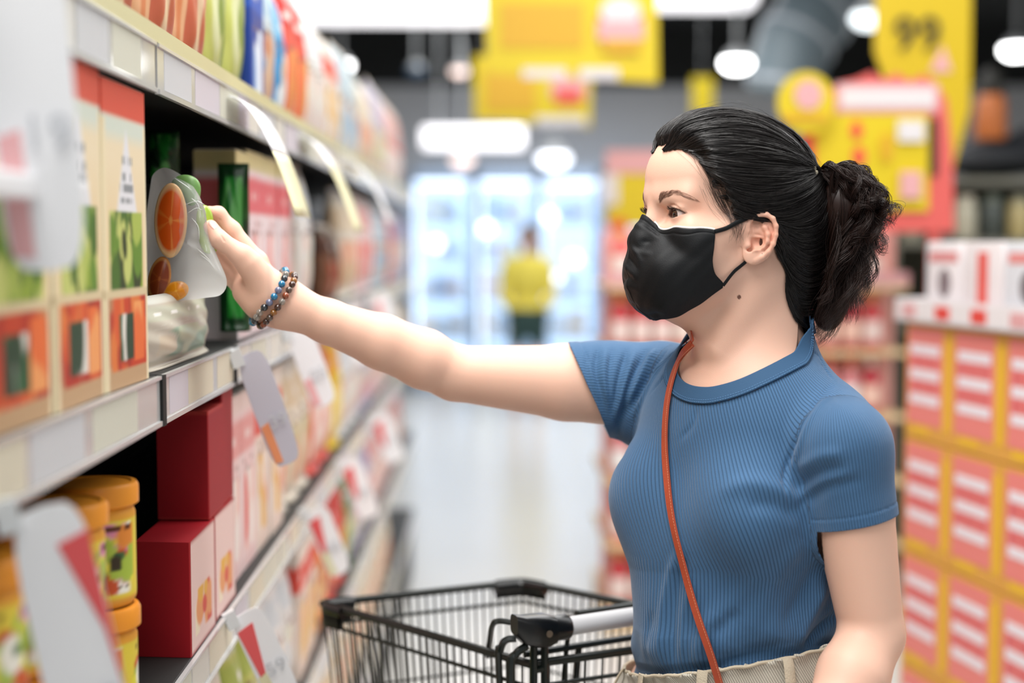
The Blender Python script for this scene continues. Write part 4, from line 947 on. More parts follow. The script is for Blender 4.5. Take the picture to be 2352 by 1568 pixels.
# ---- shopping trolley
def build_trolley():
    ZR = .945; A = at(742, 1395, 1.976); B = at(1200, 1346, 2.10); D = at(1218, 1543, 1.683)
    for q in (A, B, D): q[2] = ZR
    Cc = D + (B - A) * 1.12
    root = empty('shopping_trolley', 'empty black wire shopping trolley with a pale grey push handle in front of the woman', 'shopping cart', (float((A + Cc)[0] / 2), float((A + Cc)[1] / 2), 0))
    BL = mat('black_coated_wire', srgb('0f1714'), rough=.32, spec=.6); PL = mat('black_plastic', srgb('0b0c0d'), rough=.28, spec=.5); GR = mat('pale_grey_grip', srgb('c9c9cc'), rough=.35)
    cen = (A + B + Cc + D) / 4; dn = lambda p, z, k: np.array([cen[0] + (p[0] - cen[0]) * k, cen[1] + (p[1] - cen[1]) * k, z])
    lo = lambda p: dn(p, .56, .86)
    mb = MB(); mb.tube([A, B, Cc, D], .0055, 10, closed=True); mb.build('basket_rim', BL, root, smooth=True, world=True)
    for nm, p, q, n in (('side_grid', A, D, 30), ('front_grid', A, B, 24), ('side_grid', B, Cc, 30), ('rear_flap', D, Cc, 14)):
        mb = MB(); pl, ql = lo(p), lo(q)
        for i in range(n + 1):
            t = i / n; a = p + (q - p) * t; b = pl + (ql - pl) * t; mb.tube([a, b], .0013, 6)
        for f, r in ((.075, .0028), (.32, .002), (.6, .002), (1.0, .003)): mb.tube([p + (pl - p) * f, q + (ql - q) * f], r, 6)
        mb.build(nm, BL, root, smooth=True, world=True)
    mb = MB(); a, b, c, d = lo(A), lo(B), lo(Cc), lo(D)
    for i in range(17): t = i / 16; mb.tube([a + (b - a) * t, d + (c - d) * t], .0019, 6)
    for i in range(9): t = i / 8; mb.tube([a + (d - a) * t, b + (c - b) * t], .0019, 6)
    mb.build('basket_floor', BL, root, smooth=True, world=True)
    u = (B - A) / np.linalg.norm(B - A); v = (D - A) / np.linalg.norm(D - A); up = np.array([0, 0, 1.0])
    def corner(P, e1, e2, L, h):
        mb = MB(); pts = [P + e1 * L, P + e1 * .018, P + (e1 + e2) * .004, P + e2 * .018, P + e2 * L]; q = catmull(pts, 14)
        mb.tube(q + up * (-.004), .009, 10); 
        G = np.stack([q + up * .006 + (0), q + up * -.006, q - up * h], 0); out = -(e1 + e2); out /= np.linalg.norm(out)
        mb.grid(np.stack([G[0] + out * .006, G[1] + out * .009, G[2] + out * .007])); mb.grid(np.stack([G[2] + out * .007, G[2] + out * .002, G[0] + out * .002]))
        mb.build('corner_bumper', PL, root, smooth=True, world=True)
    corner(A, u, v, .045, .030); corner(B, -u, (Cc - B) / np.linalg.norm(Cc - B), .045, .022)
    # handle
    H0 = at(1300, 1438, 1.700); H1 = at(1442, 1418, 1.742); hd = (H1 - H0) / np.linalg.norm(H1 - H0); hd[2] = 0; hd /= np.linalg.norm(hd); H0[2] = (H0[2] + H1[2]) / 2
    Lh = np.linalg.norm(Cc - D) + .02; sd = np.cross(up, hd)
    mb = MB(); mb.tube([H0 - hd * .002, H0 + hd * (Lh - .09)], .0115, 24); mb.build('push_handle', GR, root, smooth=True, world=True)
    for s0, sg in ((H0, -1), (H0 + hd * (Lh - .09), 1)):
        k = hd * sg; mb = MB(); mb.tube([s0 - k * .003, s0, s0 + k * .020, s0 + k * .022, s0 + k * .026], [.0135, .0158, .0152, .0125, .0135], 24)
        W = at(1180, 1420, 1.69) if sg == -1 else None
        # clamp housing: flattened tapered block
        prof = [(.020, .0165, .0165), (.030, .0185, .0195), (.045, .0185, .0195), (.060, .0160, .0170), (.072, .0095, .0120)]; V = []
        offz = [0, .0, .001, .004, .012]
        for (t, ry, rz), oz in zip(prof, offz):
            for j in range(20):
                th = 2 * math.pi * j / 20; cx, cz = math.cos(th), math.sin(th); sx = math.copysign(abs(cx) ** .55, cx); sz = math.copysign(abs(cz) ** .55, cz)
                V.append(s0 + k * t + sd * ry * sx + up * (rz * sz + oz))
        F = [(i * 20 + j, i * 20 + (j + 1) % 20, (i + 1) * 20 + (j + 1) % 20, (i + 1) * 20 + j) for i in range(4) for j in range(20)] + [list(range(20))[::-1], [80 + j for j in range(20)]]
        mb.add(V, F); cl = mb.build('handle_clamp', PL, root, smooth=True, world=True)
        mb = MB(); pc = s0 + k * .034 - sd * .0183; mb.tube([pc, pc - sd * .0012], .0042, 16); mb.build('screw', mat('screw_metal', srgb('8d7f70'), rough=.35, metal=.8), cl, smooth=True, world=True)
        mb = MB(); F0 = D if sg == -1 else Cc
        top = s0 + k * .066 + up * .006
        if sg == -1:
            pp = np.array([(1180, 1430, 1.69), (1146, 1426, 1.695), (1131, 1436, 1.70), (1125, 1475, 1.735), (1121, 1506, 1.765)]); mb.tube(catmull(at(pp[:, 0], pp[:, 1], pp[:, 2]), 24), .0037, 8)
            pp = np.array([(1186, 1466, 1.69), (1162, 1470, 1.69), (1150, 1492, 1.69), (1147, 1560, 1.70)]); mb.tube(catmull(np.vstack([at(pp[:, 0], pp[:, 1], pp[:, 2]), lo(D) + np.array([-.02, .02, 0])]), 28), .0045, 8)
        else: mb.tube(catmull([top, top + k * .018 + up * -.001, F0 + up * .055 + k * .03 - v * .0, F0 + k * .014 + up * .0, F0 + k * .014 - up * .10], 16), .0040, 8)
        t2 = s0 + k * .055 - up * .016; mb.tube(catmull([t2, t2 + k * .016 - up * .010, t2 + k * .022 - up * .04, t2 + k * .022 - up * .30], 14), .0050, 8)
        t3 = s0 + k * .045 - up * .018; mb.tube([t3, t3 - up * .32], .0048, 8); t4 = s0 + k * .030 - up * .018; mb.tube([t4, t4 - up * .32], .0048, 8)
        for z in (.03, .055, .08): mb.tube([t3 - up * z, t4 - up * z], .004, 6)
        mb.build('handle_bracket', BL, root, smooth=True, world=True)
    # child seat frame hinged under the handle
    mb = MB(); R0 = at(1205, 1525, 1.70); R0[2] = .952; R1 = R0 + hd * (Lh - .02); mb.tube([R0, R1], .0045, 8)
    for px in (1307, 1338):
        t = (px - 1205) * .00052 * 1.12; p = R0 + hd * t; mb.tube([p + up * (.040 if px == 1307 else .0) + hd * (.006 if px == 1307 else 0), p, p - up * .30 - hd * .03], .0042 if px == 1338 else .0032, 8)
    p = R0 + hd * .13; q = at(1325, 1408, 1.80); q2 = q + hd * .30; mb.tube([q - up * .008, q, q2], .0045, 8)
    for i in range(9): t = .19 + i * .03; mb.tube([R0 + hd * t, R0 + hd * t - up * .3 - hd * .02], .0016, 6)
    mb.build('child_seat_frame', BL, root, smooth=True, world=True)
    # undercarriage
    mb = MB()
    for P, Q in ((lo(A), lo(D)), (lo(B), lo(Cc))):
        a = P.copy(); a[2] = .14; b = Q + (Q - P) * .12; b[2] = .14; mb.tube(catmull([Q + up * .0, Q - up * .2 + (Q - P) * .10, b, a], 14), .010, 10); mb.tube([P, a + (b - a) * .25], .008, 8)
    mb.build('undercarriage', BL, root, smooth=True, world=True)
    WH = mat('castor_rubber', srgb('3c3d40'), rough=.6)
    for P, Q in ((lo(A), lo(D)), (lo(D), lo(A)), (lo(B), lo(Cc)), (lo(Cc), lo(B))):
        c = P.copy(); c[2] = .0625; mb = MB(); ax = u; mb.tube([c - ax * .012, c + ax * .012], .0625, 24); mb.box(c[0] - .006, c[0] + .006, c[1] - .02, c[1] + .02, .06, .15); mb.build('castor', WH, root, smooth=True, world=True)
build_trolley()
# ------------------------------------------------------------------ packaging artwork (printed colours, per vertex)
def lerp(a, b, t): return a + (b - a) * t[..., None]
def put(c, m, col): m = np.clip(m, 0, 1)[..., None]; c[:] = c * (1 - m) + np.array(srgb(col) if isinstance(col, str) else col) * m
def inside(x, e=.02): return np.clip(x / e + .5, 0, 1)
def blobs(c, s, t, box, cols, n, r, rng, asp=1.0):
    for _ in range(n):
        cx, cy = rng.uniform(box[0], box[1]), rng.uniform(box[2], box[3]); rr = r * rng.uniform(.6, 1.3); a = rng.uniform(-.6, .6)
        dx, dy = (s - cx), (t - cy) * 2; x = dx * math.cos(a) + dy * math.sin(a); y = -dx * math.sin(a) + dy * math.cos(a)
        put(c, inside(1 - np.sqrt((x / rr) ** 2 + (y / (rr * asp)) ** 2), .25) * ((s > box[0] - .05) & (s < box[1] + .05) & (t > box[2] - .02) & (t < box[3] + .02)), cols[int(rng.integers(len(cols)))])
def texty(c, s, t, x0, x1, y, h, col, rng, n=8):
    """short dashes standing for print too blurred to read"""
    xs = np.sort(rng.uniform(x0, x1, n * 2)).reshape(-1, 2)
    for a, b in xs: put(c, ((s > a) & (s < b) & (np.abs(t - y) < h)).astype(float), col)
def art_veg(s, t, side, rng):
    c = np.tile(np.array(srgb('e8cfa2')), s.shape + (1,)); put(c, inside(t - .60, .3) * .6, 'efe3c8'); put(c, inside(.9 - t, .05) * inside(t - .82, .05), 'd5ddd0')
    tri = inside(.50 * (1 - (t - .56) / .30) - np.abs(s - .05), .06) * ((t > .57) & (t < .86)); put(c, tri, 'e6e6ea')
    for y in (.62, .66, .70, .75): texty(c, s, t, -.3, .35, y, .012, '8d9296', rng, 5)
    m = ((t > .33) & (t < .565) & (np.abs(s) < .72)); put(c, m.astype(float), '2c4a1c')
    blobs(c, s, t, (-.70, .70, .34, .56), ['8fa83a', '5f8a2c', 'a7bb55', '1f3a16', 'c3cc74', '3f6b24'], 90, .20, rng, .75)
    m = (t < .31); put(c, m.astype(float), 'b9835f'); put(c, (t < .08).astype(float), 'c19e78')
    blobs(c, s, t, (-.75, .85, .08, .29), ['c8401f', 'd95a2b', 'b32d1c', 'e07a3a', 'a82a1a'], 60, .18, rng, 1.0); blobs(c, s, t, (-.45, .2, .11, .22), ['1f5a34', '16402a', 'e8e4da'], 10, .17, rng, 1.3)
    blobs(c, s, t, (.35, .75, .10, .26), ['e86f35', 'f0a060'], 5, .28, rng, .8)
    put(c, inside(np.abs(s) - .88, .03) * (t < .88), 'efe0bb'); put(c, inside(t - .89, .015), 'dc5540'); put(c, ((t > .3) & (t < .33)).astype(float), 'd9c7a0')
    return c
def generic(base, band, blob, dark='7a5a50', top=None, stripes=None, bt=(.66, .86), bl=(.12, .52), n=12):
    def f(s, t, side, rng):
        c = np.tile(np.array(srgb(base)), s.shape + (1,))
        if stripes:
            for x in np.linspace(-.8, .8, 6): put(c, (np.abs(s - x) < .05).astype(float) * (t < .9), stripes)
        put(c, inside(t - bt[0]) * inside(bt[1] - t), band); texty(c, s, t, -.7, .7, (bt[0] + bt[1]) / 2, .03, 'f2efe9', rng, 4)
        for k in range(3): texty(c, s, t, -.7, .7, bt[0] - .06 - .035 * k, .010, dark, rng, 6)
        if blob: blobs(c, s, t, (-.6, .6, bl[0], bl[1]), blob, n, .30, rng, 1.3)
        if top: put(c, inside(t - .9), top)
        return c
    return f
def plain(col, edge=None):
    def f(s, t, side, rng):
        c = np.tile(np.array(srgb(col)), s.shape + (1,)); put(c, ((t > .97) | (t < .02)).astype(float) * .5, edge or col); return c
    return f
def redbox(s, t, side, rng):
    c = np.tile(np.array(srgb('a01722')), s.shape + (1,)); f = (side == 0) & (t < .98)
    put(c, f * inside(.94 - np.abs(s)) * inside(t - .02) * inside(.98 - t), 'eccfc8')
    cc = c.copy(); blobs(cc, s, t, (-.6, .6, .15, .5), ['e9a06a', 'd9574a', 'f2e4c9', 'e8b34a'], 14, .25, rng); return np.where(f[..., None], cc, c)
ARTS = dict(
 veg=art_veg, redbox=redbox, redplain=plain('9c1822', 'c8483f'),
 peach=generic('e6b48a', 'e3a070', ['e28c5c', 'c9674a', 'e8cba8', 'd8b2a8'], top='c8b98a', stripes='d98a5c'),
 yellowgreen=generic('bfc46a', 'a9b85a', ['d8dcae', '8fa350', 'c9cf86'], top='d5dcc0'),
 blue=generic('1f3f9a', '2c56b8', ['dfe6f2', '8fb0dd'], top='2448a4'),
 paleblue=generic('c3d3dc', 'a9c4d4', ['d9b9a0', 'e8e6e0', '6f9fc4', 'c98a6a']),
 skyblue=generic('3f8fc2', '7db4d4', ['e6edf2', 'd3b48a']),
 red=generic('e0584c', 'c83a34', ['e88a5a', 'f2ddd2', 'e8b050'], top='e9948c'),
 pinkwhite=generic('ecd9d8', 'e3a09c', ['f0c4b8', 'e06a62', 'f1e9e2'], stripes='e8b8b4', top='e6cfc8'),
 redwhite=generic('e9e2e4', 'dc6a70', ['e8a09a', 'f1eaea', 'e9b7b2'], top='d2c48e', stripes='e8b6b8'),
 cream=generic('e4dccb', 'd9c6a8', ['cdb184', 'e6a88a', 'd3d6b4'], top='d7d3c6'),
 creamred=generic('e9ddd2', 'dd4f40', ['e9a58a', 'f0e6dc', 'e2b45a'], stripes='e6c4b4'),
 yellow=generic('e8c62e', 'e0a020', ['f2e08a', 'd9702c', 'e8e4c0']),
 orange=generic('e89040', 'd9642c', ['f2d08a', 'f0e6d2', 'b8432c']),
 green=generic('5f8f4a', '3f7338', ['c9d48a', 'e8e6c8', '8ab05a']),
 brown=generic('6b4630', '4a2c20', ['b98a5a', 'd9b88a', '8f3f2c'], top='2c1c16'),
 dark=generic('1d211e', '2a2f2a', ['5a5a44', '3a2c22'], top='101010'),
 lilac=generic('c9c4d6', 'a8a2c4', ['e6dfe8', 'e3a7b4', 'd8d2a8']),
 white=generic('e6e6e4', 'd3dbe0', ['c9d3dc', 'e6cfc6', 'dfe0cf']),
 carton=None)
PRINT = mat('printed_film', (1, 1, 1), rough=.34, spec=.45, attr='Col', bump=.10, bscale=60); PRINTC = mat('printed_card', (1, 1, 1), rough=.5, spec=.35, attr='Col')
_pack = {}
def pack_mesh(shape, w, d, h, art, seed=0, nu=44, nt=44):
    """pouch or carton: front faces +X, width along Y; closed, printed all round"""
    if art == 'veg': nu, nt = 70, 110
    key = (shape, round(w, 3), round(d, 3), round(h, 3), art, seed)
    if key in _pack: return _pack[key]
    rng = np.random.default_rng(hash((art, seed)) % 1000 if False else (sum(map(ord, art)) * 7 + seed)); m = nu // 2
    s = np.concatenate([np.linspace(-1, 1, nu), np.linspace(1, -1, m + 2)[1:-1]]); side = np.concatenate([np.zeros(nu), np.ones(m)])
    t = np.linspace(0, 1, nt); S, T = np.meshgrid(s, t); SD, _ = np.meshgrid(side, t)
    if shape == 'pouch':
        bul = np.clip(np.sin(np.pi * np.clip(T, 0, 1) ** .8) ** .5, 0, 1); prof = (1 - np.abs(S) ** 2.6) ** .6
        X = np.where(SD == 0, 1, -1) * (d / 2) * (.03 + prof * (bul * .97)); base = np.clip(1 - T / .12, 0, 1); X = np.where(SD == 0, 1, -1) * np.maximum(np.abs(X), base * d * .42 * (1 - np.abs(S) ** 6))
        Yc = S * w / 2 * (1 - .035 * bul) ; X = X + .0012 * np.sin(S * 9 + T * 21) * bul
    else:
        X = np.where(SD == 0, 1, -1) * d / 2 * np.ones_like(S); Yc = S * w / 2
        X = np.where((np.abs(S) > .985), X * .97, X)
    Z = T * h; V = np.stack([X, Yc, Z], -1); n = len(s)
    col = ARTS[art](S, T, SD, rng) if art in ARTS and ARTS[art] else None
    Q = [(i * n + j, i * n + (j + 1) % n, (i + 1) * n + (j + 1) % n, (i + 1) * n + j) for i in range(nt - 1) for j in range(n)]
    V = V.reshape(-1, 3); col = col.reshape(-1, 3); k = len(V)
    V = np.vstack([V, [(0, 0, 0), (0, 0, h)]]); col = np.vstack([col, col[:1], col[-1:]])
    Tr = [(k, (j + 1) % n, j) for j in range(n)] + [(k + 1, (nt - 1) * n + j, (nt - 1) * n + (j + 1) % n) for j in range(n)]
    me = mesh_np('pack', V, Q, Tr, smooth=shape == 'pouch', colors=col); me.materials.append(PRINT if shape == 'pouch' else PRINTC); _pack[key] = me
    return me
NAMES = dict(pouch='pouch', carton='carton', box='box')
def place_pack(kind, w, d, h, art, loc, rz, label, cat, group=None, seed=0, name=None, parts=True, lean=0.0):
    root = empty(name or {'pouch': 'snack_pouch', 'carton': 'food_carton'}[kind], label, cat, loc, rz, group)
    root.rotation_euler = (0, lean, rz)
    me = pack_mesh(kind, w, d, h, art, seed); o = bpy.data.objects.new('packet_body' if kind == 'pouch' else 'carton_body', me); C.objects.link(o); o.parent = root
    if parts:
        kk = ('seal', kind, round(w, 3), round(d, 3), round(h, 3))
        if kk not in _pack:
            mb = MB()
            if kind == 'pouch': mb.bbox(-.0012, .0012, -w / 2 * .99, w / 2 * .99, h - .004, h + .010, .0008)
            else: mb.bbox(-d / 2 + .002, d / 2 - .002, -w / 2 + .002, w / 2 - .002, h, h + .0015, .0006)
            m_ = mb.mesh('seal'); m_.materials.append(mat('seal_film', srgb('dcd6cc'), rough=.4)); _pack[kk] = m_
        q = bpy.data.objects.new('top_seal' if kind == 'pouch' else 'lid_flap', _pack[kk]); C.objects.link(q); q.parent = root
    return root
# ------------------------------------------------------------------ left gondola
XF = -.345; TOPS = [1.655, 1.315, .975, .635, .295]; SHN = ['top', 'middle', 'lower', 'knee-high', 'bottom']; Y0S, Y1S = .40, 6.20
def build_gondola():
    g = empty('shelf_gondola', 'long white supermarket shelving unit along the left, filled with packets', 'shelf', (XF - .25, 3.3, 0))
    WH = mat('white_shelf_steel', srgb('c9cdca'), rough=.4, spec=.5); DK = mat('black_back_panel', srgb('0a0b0a'), rough=.7); RL = mat('clear_price_rail', srgb('c4c5c4'), rough=.22, spec=.6, coat=.4)
    mb = MB(); mb.box(XF - .47, XF - .455, Y0S, Y1S, 0, 1.95); mb.build('back_panel', DK, g, world=True)
    for i, z in enumerate(TOPS):
        for a in range(3):
            ya = Y0S if a == 0 else 1.475 + (a - 1) * 2.36; yb = 1.465 if a == 0 else min(ya + 2.35, Y1S)
            mb = MB(); mb.bbox(XF - .455, XF + .0, ya, yb, z - .022, z, .002); mb.build('shelf_board', mat('shaded_shelf_steel', srgb('1c1d1c'), rough=.6), g, world=True)  # boards coloured dark in place of the shade inside the unit
            mb = MB(); mb.box(XF, XF + .003, ya, yb, z - .052, z - .0005); mb.box(XF + .003, XF + .0055, ya, yb, z - .052, z - .047); mb.box(XF + .003, XF + .0055, ya, yb, z - .004, z - .0005)
            r = mb.build('price_rail', RL, g, world=True); TC = ['d9d6cc', 'd0cad2', 'd9d2bc', 'cbcdd0', 'd6c9c9', 'd8d8d6', 'd2d2c2']
            y = ya + .03
            while y < yb - .08:
                w_ = RNG.uniform(.07, .16)
                if y + w_ > yb: break
                mb = MB(); mb.box(XF + .0030, XF + .0033, y, y + w_, z - .045, z - .004); mb.build('price_ticket', mat('ticket_' + TC[int(RNG.integers(7))], srgb(TC[int(RNG.integers(7))]), rough=.5), r, world=True); y += w_ + RNG.uniform(.0, .03)
    mb = MB(); mb.box(XF - .002, XF + .004, Y0S, Y1S, TOPS[0] + .0002, TOPS[0] + .017); mb.build('yellow_lip', mat('yellow_rail_lip', srgb('d0ca9c'), rough=.4), g, world=True)
    for z in TOPS:
        for y in ((1.470, 1.885, 3.83) if z == TOPS[1] else ()): mb = MB(); mb.box(XF - .001, XF + .0062, y - .008, y + .008, z - .053, z - .0004); mb.build('rail_joint', DK, g, world=True)
    for y in (Y0S, 1.47, 3.83, Y1S):
        mb = MB(); mb.box(XF - .453, XF - .42, y - .015, y + .015, 0, 1.95); mb.build('upright', WH, g, world=True)
    mb = MB(); mb.box(XF - .45, XF - .01, Y0S, Y1S, 0, .24); mb.build('plinth', DK, g, world=True)
build_gondola()
ORD = ['first', 'second', 'third', 'fourth', 'fifth', 'sixth', 'seventh', 'eighth', 'ninth', 'tenth', 'eleventh', 'twelfth', 'thirteenth', 'fourteenth', 'fifteenth', 'sixteenth', 'seventeenth', 'eighteenth']
def fill(row, y, specs, lab_extra=''):
    """specs: (what, art, kind, n, w, h, d); each run shares one label"""
    z = TOPS[row]; ordn = 0
    for (what, art, kind, n, w_, h, d) in specs:
        ordn += 1
        if art is None: y += n * w_; continue
        for k in range(n):
            if y + w_ > Y1S: return y
            lab = what if n == 1 else f'{what}, {ORD[k]} of {n} from the camera'; grp = what if n > 1 else None
            place_pack(kind, w_ - .004, d, h, art, (XF - .012 - d / 2 - (0.0 if n < 2 else float(RNG.uniform(0, .006))), y + w_ / 2, z + .0005), 0, lab, 'packet' if kind == 'pouch' else 'box', grp, seed=len(what) % 5)
            y += w_
    return y
# middle shelf
for i, (yc, lab) in enumerate(((1.046, 'vegetable crisp bag with red top, cut by the left edge of the photo'), (1.201, 'vegetable crisp bag with red top, middle of the three on the shelf'), (1.356, 'vegetable crisp bag with red top beside the dark gap in the shelf'))):
    place_pack('carton', .152, .055, .283 + (0, .004, .0)[i], 'veg', (XF - .0285, yc, TOPS[1] + .0005), (0, .02, -.01)[i], lab, 'snack bag', seed=i, name='vegetable_crisp_bag')
fill(1, 2.0, [
 ('red topped white box on the middle shelf, first after the dark gap', 'redwhite', 'carton', 1, .11, .265, .06),
 ('white and pink striped middle shelf box behind the wrist', 'redwhite', 'carton', 3, .15, .272, .07),
 ('tall pale grey pouch on the middle shelf', 'white', 'pouch', 2, .17, .28, .07),
 ('gap', None, '', 1, .30, 0, 0),
 ('brown pouch in the second dark middle shelf gap', 'brown', 'pouch', 2, .13, .17, .07),
 ('cream pouch on the middle shelf', 'cream', 'pouch', 3, .15, .26, .07),
 ('pink and white pouch on the middle shelf', 'pinkwhite', 'pouch', 3, .16, .27, .07),
 ('pale blue pouch on the middle shelf', 'paleblue', 'pouch', 4, .15, .25, .07),
 ('red pouch on the middle shelf', 'red', 'pouch', 2, .15, .25, .07),
 ('lilac pouch on the middle shelf', 'lilac', 'pouch', 6, .15, .26, .07)])
# top shelf
fill(0, 1.00, [
 ('peach striped noodle bag on the top shelf', 'peach', 'pouch', 5, .176, .26, .07),
 ('yellow-green pack on the top shelf', 'yellowgreen', 'pouch', 2, .13, .28, .07),
 ('narrow blue box standing on the top shelf', 'blue', 'carton', 1, .12, .22, .06),
 ('pale blue and white pouch on the top shelf beside the blue box', 'paleblue', 'pouch', 1, .17, .24, .06),
 ('sky-blue pouch between the pale blue pouch and the red pouches on top', 'skyblue', 'pouch', 1, .12, .22, .06),
 ('red pouch on the top shelf', 'red', 'pouch', 2, .16, .27, .07),
 ('pale grey pouch on the top shelf', 'white', 'pouch', 2, .16, .26, .07),
 ('orange-marked cream pouch on the top shelf', 'creamred', 'pouch', 2, .15, .26, .07),
 ('pale blue top shelf pouch of the far run', 'paleblue', 'pouch', 3, .16, .28, .07),
 ('plain cream pouch on the top shelf', 'cream', 'pouch', 3, .16, .26, .07),
 ('lilac pouch on the top shelf', 'lilac', 'pouch', 3, .16, .30, .07),
 ('pink and white pouch on the top shelf', 'pinkwhite', 'pouch', 5, .16, .30, .07)])
# lower shelf
fill(2, 1.915, [
 ('white and pink carton on the lower shelf', 'pinkwhite', 'carton', 2, .125, .26, .07),
 ('cream red-banded carton on the lower shelf', 'creamred', 'carton', 2, .13, .27, .07),
 ('cream pouch on the lower shelf before the red ones', 'cream', 'pouch', 3, .15, .265, .07),
 ('red pouch on the lower shelf', 'red', 'pouch', 2, .19, .27, .08),
 ('yellow pouch on the lower shelf under the forearm', 'yellow', 'pouch', 1, .20, .27, .08),
 ('white pouch on the lower shelf', 'white', 'pouch', 3, .16, .25, .07),
 ('lilac pouch on the lower shelf', 'lilac', 'pouch', 3, .15, .25, .07),
 ('pink and white pouch on the lower shelf', 'pinkwhite', 'pouch', 4, .15, .25, .07),
 ('cream pouch at the lower shelf end', 'cream', 'pouch', 9, .15, .25, .07)])
fill(3, 1.55, [
 ('cream sachet pack on the knee-high shelf', 'cream', 'pouch', 3, .14, .25, .07),
 ('yellow and green pouch on the knee-high shelf', 'yellowgreen', 'pouch', 2, .12, .25, .07),
 ('white pouch on the knee-high shelf', 'white', 'pouch', 3, .13, .25, .07),
 ('cream red-banded carton on the knee-high shelf', 'creamred', 'carton', 2, .14, .25, .07),
 ('orange pouch on the knee-high shelf', 'orange', 'pouch', 2, .15, .25, .07),
 ('red pouch on the knee-high shelf', 'red', 'pouch', 2, .16, .25, .07),
 ('dark green pouch on the knee-high shelf', 'green', 'pouch', 1, .15, .25, .07),
 ('lilac pouch on the knee-high shelf', 'lilac', 'pouch', 4, .15, .24, .07),
 ('pale pink pouch on the knee-high shelf', 'pinkwhite', 'pouch', 9, .16, .25, .07)])
fill(4, 2.05, [
 ('green pouch on the bottom shelf', 'green', 'pouch', 2, .15, .25, .07),
 ('white pouch on the bottom shelf', 'white', 'pouch', 3, .15, .25, .07),
 ('yellow pouch on the bottom shelf', 'yellow', 'pouch', 2, .15, .25, .07),
 ('cream pouch on the bottom shelf', 'cream', 'pouch', 12, .16, .25, .07)])
# ---- red boxes: camera-facing sides show in the gap
for lab, x0, y0, z0, w_, h in (('dark red box on the lower shelf, front one under the other red box', -.378, 1.61, TOPS[2], .150, .134),
                               ('dark red box behind the front one at the base of the red stack', -.380, 1.765, TOPS[2], .145, .134),
                               ('dark red box on top of the red stack, under the price rail', -.380, 1.735, TOPS[2] + .136, .100, .134),
                               ('dark red box, upper one farthest from the orange-lidded jars', -.382, 1.838, TOPS[2] + .136, .075, .150)):
    place_pack('carton', w_ - .003, .064, h, 'redbox' if z0 < 1.0 else 'redplain', (x0, y0 + w_ / 2, z0 + .0005), 0, lab, 'box', seed=int(y0 * 100) % 5, name='red_box', parts=False)
# ---- orange lidded jars
def make_jar():
    r = empty('snack_jar', None, None); LID = mat('orange_lid', srgb('e8952c'), rough=.35, spec=.5)
    n, k = 56, 40; t = np.linspace(0, 1, k); a = np.linspace(0, 2 * math.pi, n, endpoint=False); A, T = np.meshgrid(a, t); rad = .039 * np.minimum(1, 1 - .10 * np.exp(-(T / .04) ** 2) - .12 * np.clip((T - .9) / .1, 0, 1))
    c = np.tile(np.array(srgb('e9a63c')), A.shape + (1,)); S = (A / math.pi); rng = np.random.default_rng(4)
    for o in (-1, 0, 1, 2):
        pass
    s2 = np.mod(A, 2 * math.pi / 3) / (math.pi / 3) - 1
    put(c, inside(T - .10) * inside(.86 - T), 'e6d04a'); blobs(c, s2, T, (-.8, .8, .15, .82), ['d98ab0', 'c9552c', 'f2f0e6', 'a8c04a', 'e8e04a', 'e08a3a'], 30, .24, rng)
    blobs(c, s2, T, (-.5, .5, .40, .52), ['241c14', '3a3020', '3a6a40'], 4, .14, rng); texty(c, s2, T, -.7, .7, .20, .02, '6b5a50', rng, 8); texty(c, s2, T, -.7, .7, .78, .02, '5a2c18', rng, 6)
    V = np.stack([rad * np.cos(A), rad * np.sin(A), T * .100 + .001], -1).reshape(-1, 3); Q = [(i * n + j, i * n + (j + 1) % n, (i + 1) * n + (j + 1) % n, (i + 1) * n + j) for i in range(k - 1) for j in range(n)]
    m1 = mesh_np('jar', V, Q, colors=c.reshape(-1, 3)); link('jar_body', m1, PRINTC, r)
    mb = MB(); mb.lathe([(.0, .0985), (.040, .0985), (.0425, .1005), (.0425, .117), (.0405, .1205), (.036, .1212), (.034, .1195), (.0, .1195)], n=48); mb.build('lid', LID, r, smooth=True)
    return r
def dup(root, loc, rz=0.0, label=None, group=None, cat=None):
    r = root.copy(); C.objects.link(r); r.location = loc; r.rotation_euler = (0, 0, rz)
    for k in ('label', 'group', 'category'):
        if k in r.keys(): del r[k]
    tag(r, label, cat, group)
    for ch in list(root.children):
        c_ = ch.copy(); C.objects.link(c_); c_.parent = r
        for gch in ch.children: d_ = gch.copy(); C.objects.link(d_); d_.parent = c_
    return r
jar = make_jar(); first = True
for yc, nm in ((1.385, 'farthest'), (1.275, 'second farthest'), (1.165, 'third farthest'), (1.055, 'nearest')):
    for lv, ln in ((1, 'upper'), (0, 'lower')):
        loc = (XF - .045, yc, TOPS[2] + .0005 + lv * .1218); lab = f'{ln} orange-lidded snack jar of the {nm} jar stack, below the price rail'
        if first: jar.location = loc; tag(jar, lab, 'jar', None); first = False
        else: dup(jar, loc, RNG.uniform(0, 6), lab, cat='jar')
